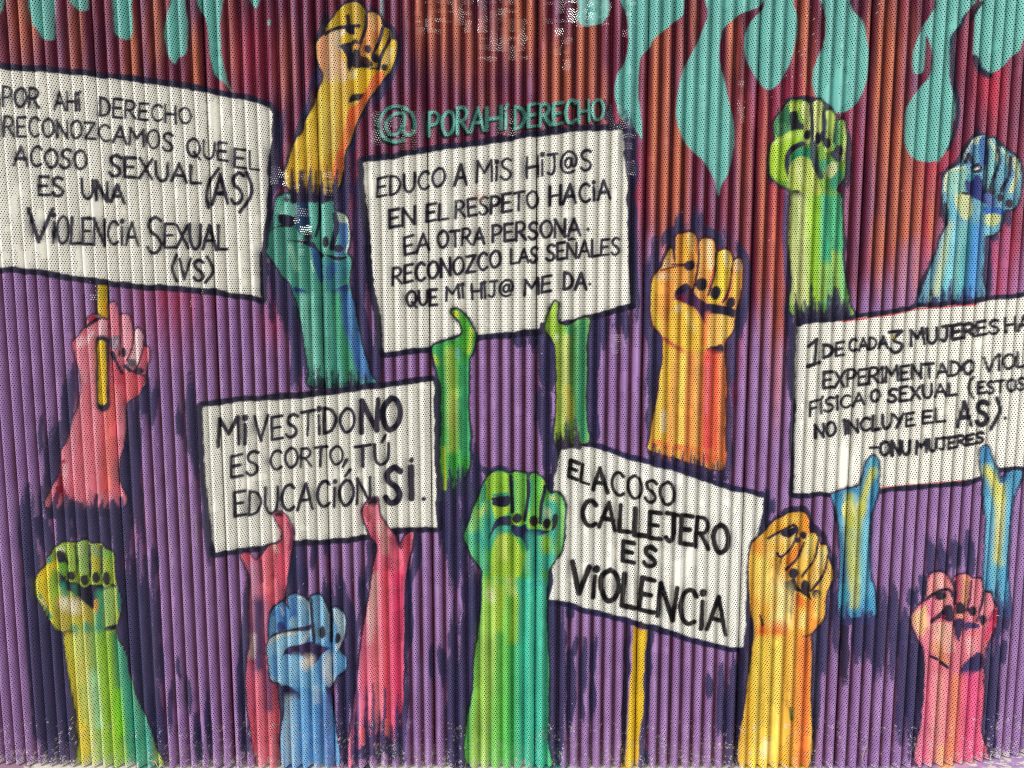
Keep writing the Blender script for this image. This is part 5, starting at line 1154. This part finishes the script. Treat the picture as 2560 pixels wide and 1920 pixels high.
slab('shell_side', 3.604, 3.66, .12, BACK + .06, .004, 3.1, DARK, shell)
for x0, x1, z0, z1 in frames:
    slab('glow_pane', x0, x1, BACK + .064, BACK + .07, z0, z1, glow, shell)
slab('shell_floor', -3.6, 3.6, .15, BACK - .002, .004, .03, simple('dark_floor', (40, 38, 38), .9, .3, 3), shell)  # dark floor added so no lit ground shows through the holes
# lintel that carries the sheets, above the picture, follows the wall's bend
sv = np.linspace(-2.2, 2.25, 60)
lx, ly, lnx, lny = plan(sv)
LINT = simple('lintel_metal', (70, 62, 74), .5, .2, 6)
v = []
for q in range(60):
    for d, z in ((-.012, 2.70), (-.012, 3.0), (-.07, 3.0), (-.07, 2.70)):
        v.append((lx[q] + lnx[q] * d, ly[q] + lny[q] * d, z))
f = [(q * 4 + a, q * 4 + (a + 1) % 4, q * 4 + 4 + (a + 1) % 4, q * 4 + 4 + a) for q in range(59) for a in range(4)]
tag(mesh_object('lintel', v, f, LINT, shell))

# ---------------------------------------------------------------- concrete kerb under the sheets, spattered with the mural's colours
def kerb_material():
    m, n, l, b = mat_nodes('painted_concrete')
    a = n.new('ShaderNodeAttribute'); a.attribute_name = 'paint'
    tc = n.new('ShaderNodeTexCoord')
    t = n.new('ShaderNodeTexNoise'); t.inputs['Scale'].default_value = 60; t.inputs['Detail'].default_value = 8
    l.new(tc.outputs['Object'], t.inputs['Vector'])
    mx = n.new('ShaderNodeMixRGB'); mx.blend_type = 'MULTIPLY'; mx.inputs['Fac'].default_value = .35
    l.new(a.outputs['Color'], mx.inputs[1]); l.new(t.outputs['Fac'], mx.inputs[2]); l.new(mx.outputs[0], b.inputs['Base Color'])
    bp = n.new('ShaderNodeBump'); bp.inputs['Strength'].default_value = .5; bp.inputs['Distance'].default_value = .004
    l.new(t.outputs['Fac'], bp.inputs['Height']); l.new(bp.outputs[0], b.inputs['Normal'])
    b.inputs['Roughness'].default_value = .8
    return m
sk = np.linspace(-2.3, 2.35, 1300)
kx, ky, knx, kny = plan(sk)
prof = [(-.14, .002), (-.14, .094), (.0, .094)] + [(.004 + .1 * q / 40, .0938 - .002 * q / 40) for q in range(41)] + [(.113, .0905), (.119, .087), (.122, .08), (.122, .002)]
kv = np.array([[(kx[i] + knx[i] * d, ky[i] + kny[i] * d, z) for d, z in prof] for i in range(len(sk))]).reshape(-1, 3)
npf = len(prof)
kf = [(i * npf + j, i * npf + j + 1, (i + 1) * npf + j + 1, (i + 1) * npf + j) for i in range(len(sk) - 1) for j in range(npf - 1)]
kerb = mesh_object('concrete_kerb', kv, kf, kerb_material(), None, False)
tag(kerb, 'pale concrete kerb along the wall foot, splashed with purple, teal and yellow paint', 'kerb', kind='thing')
kpx, kpy = project(kv[:, 0], kv[:, 1], kv[:, 2])
kc = np.tile(lin((216, 210, 196)), (len(kv), 1))
dd = np.tile(np.array([q[0] for q in prof]), len(sk)); ss = np.repeat(sk, npf)
n = vnoise(ss * 60, dd * 75, 71) * .55 + vnoise(ss * 190, dd * 230, 72) * .45
for x0, x1, c, th in ((-400,60,(150,118,140),.2), (60,84,(150,118,140),.45), (280,320,(130,150,70),.5), (340,370,(70,140,130),.25), (380,410,(70,140,130),.5), (420,640,(150,130,150),.62), (706,780,(80,120,170),.2), (830,900,(166,140,180),.35), (896,930,(70,64,90),.45), (1120,1190,(90,84,110),.5), (1200,1290,(150,140,150),.55), (1330,1420,(70,160,150),.22), (1446,1470,(160,120,170),.4), (1550,1590,(226,190,60),.3), (1860,2030,(230,196,70),.28), (2030,2360,(160,130,176),.36), (2345,2385,(230,160,110),.25), (2385,2460,(190,150,180),.36), (2420,3000,(170,136,186),.52)):
    msk = (smooth_step(kpx, x0 - 4, x0 + 4) * (1 - smooth_step(kpx, x1 - 4, x1 + 4)) * smooth_step(n, th - .05, th + .05))[:, None]
    kc = kc * (1 - msk) + lin(c) * msk
at_ = kerb.data.attributes.new('paint', 'FLOAT_COLOR', 'POINT')
at_.data.foreach_set('color', np.concatenate([kc, np.ones((len(kc), 1))], 1).astype(np.float32).ravel())

def rod(name, pts, r0, r1, mat):
    vs_, fs_ = [], []
    p = [Vector(q) for q in pts]
    for i, q in enumerate(p):
        d = (p[min(i + 1, len(p) - 1)] - p[max(i - 1, 0)]).normalized()
        a = d.orthogonal().normalized(); b_ = d.cross(a)
        r = r0 + (r1 - r0) * i / (len(p) - 1)
        for j in range(7):
            t = 2 * math.pi * j / 7
            vs_.append(q + a * math.cos(t) * r + b_ * math.sin(t) * r)
    for i in range(len(p) - 1):
        for j in range(7):
            fs_.append((i * 7 + j, i * 7 + (j + 1) % 7, i * 7 + 7 + (j + 1) % 7, i * 7 + 7 + j))
    fs_.append(tuple(range(6, -1, -1))); fs_.append(tuple((len(p) - 1) * 7 + j for j in range(7)))
    return mesh_object(name, vs_, fs_, mat, None, True)
def wall_pt(px, py, out):
    x, z = on_plane(px, py, -out)
    return (x, -out, z)
x0, z0 = on_plane(369, 1899, -.016); x1, z1 = on_plane(406, 1914, -.05)
spl = rod('wood_splinter', [(x0, -.016, z0), ((x0 + x1) / 2, -.032, (z0 + z1) / 2 + .001), (x1, -.05, .0965)], .0012, .0034, simple('raw_wood', (206, 168, 124), .7, .3, 40))
tag(spl, 'thin splinter of bare wood leaning on the wall foot below the lime forearm', 'splinter')
stalk = rod('dry_stalk', [wall_pt(2159, 1911, .02), wall_pt(2156, 1893, .018), wall_pt(2160, 1880, .016), wall_pt(2166, 1868, .015), wall_pt(2169, 1860, .016), wall_pt(2167, 1856, .018)], .0014, .0007, simple('dry_stem', (188, 176, 150), .8, .4, 60))
tag(stalk, 'thin dry grass stalk standing on the kerb beside the purple foot of the wall', 'grass stalk')

# ---------------------------------------------------------------- ground
m = simple('pavement_concrete', (150, 144, 136), .85, .35, 5, bump=.3)
g = mesh_object('ground', [(-120, -120, 0), (120, -120, 0), (120, 120, 0), (-120, 120, 0)], [(0, 1, 2, 3)], m)
tag(g, 'grey concrete pavement in front of the painted wall', 'pavement', kind='structure')
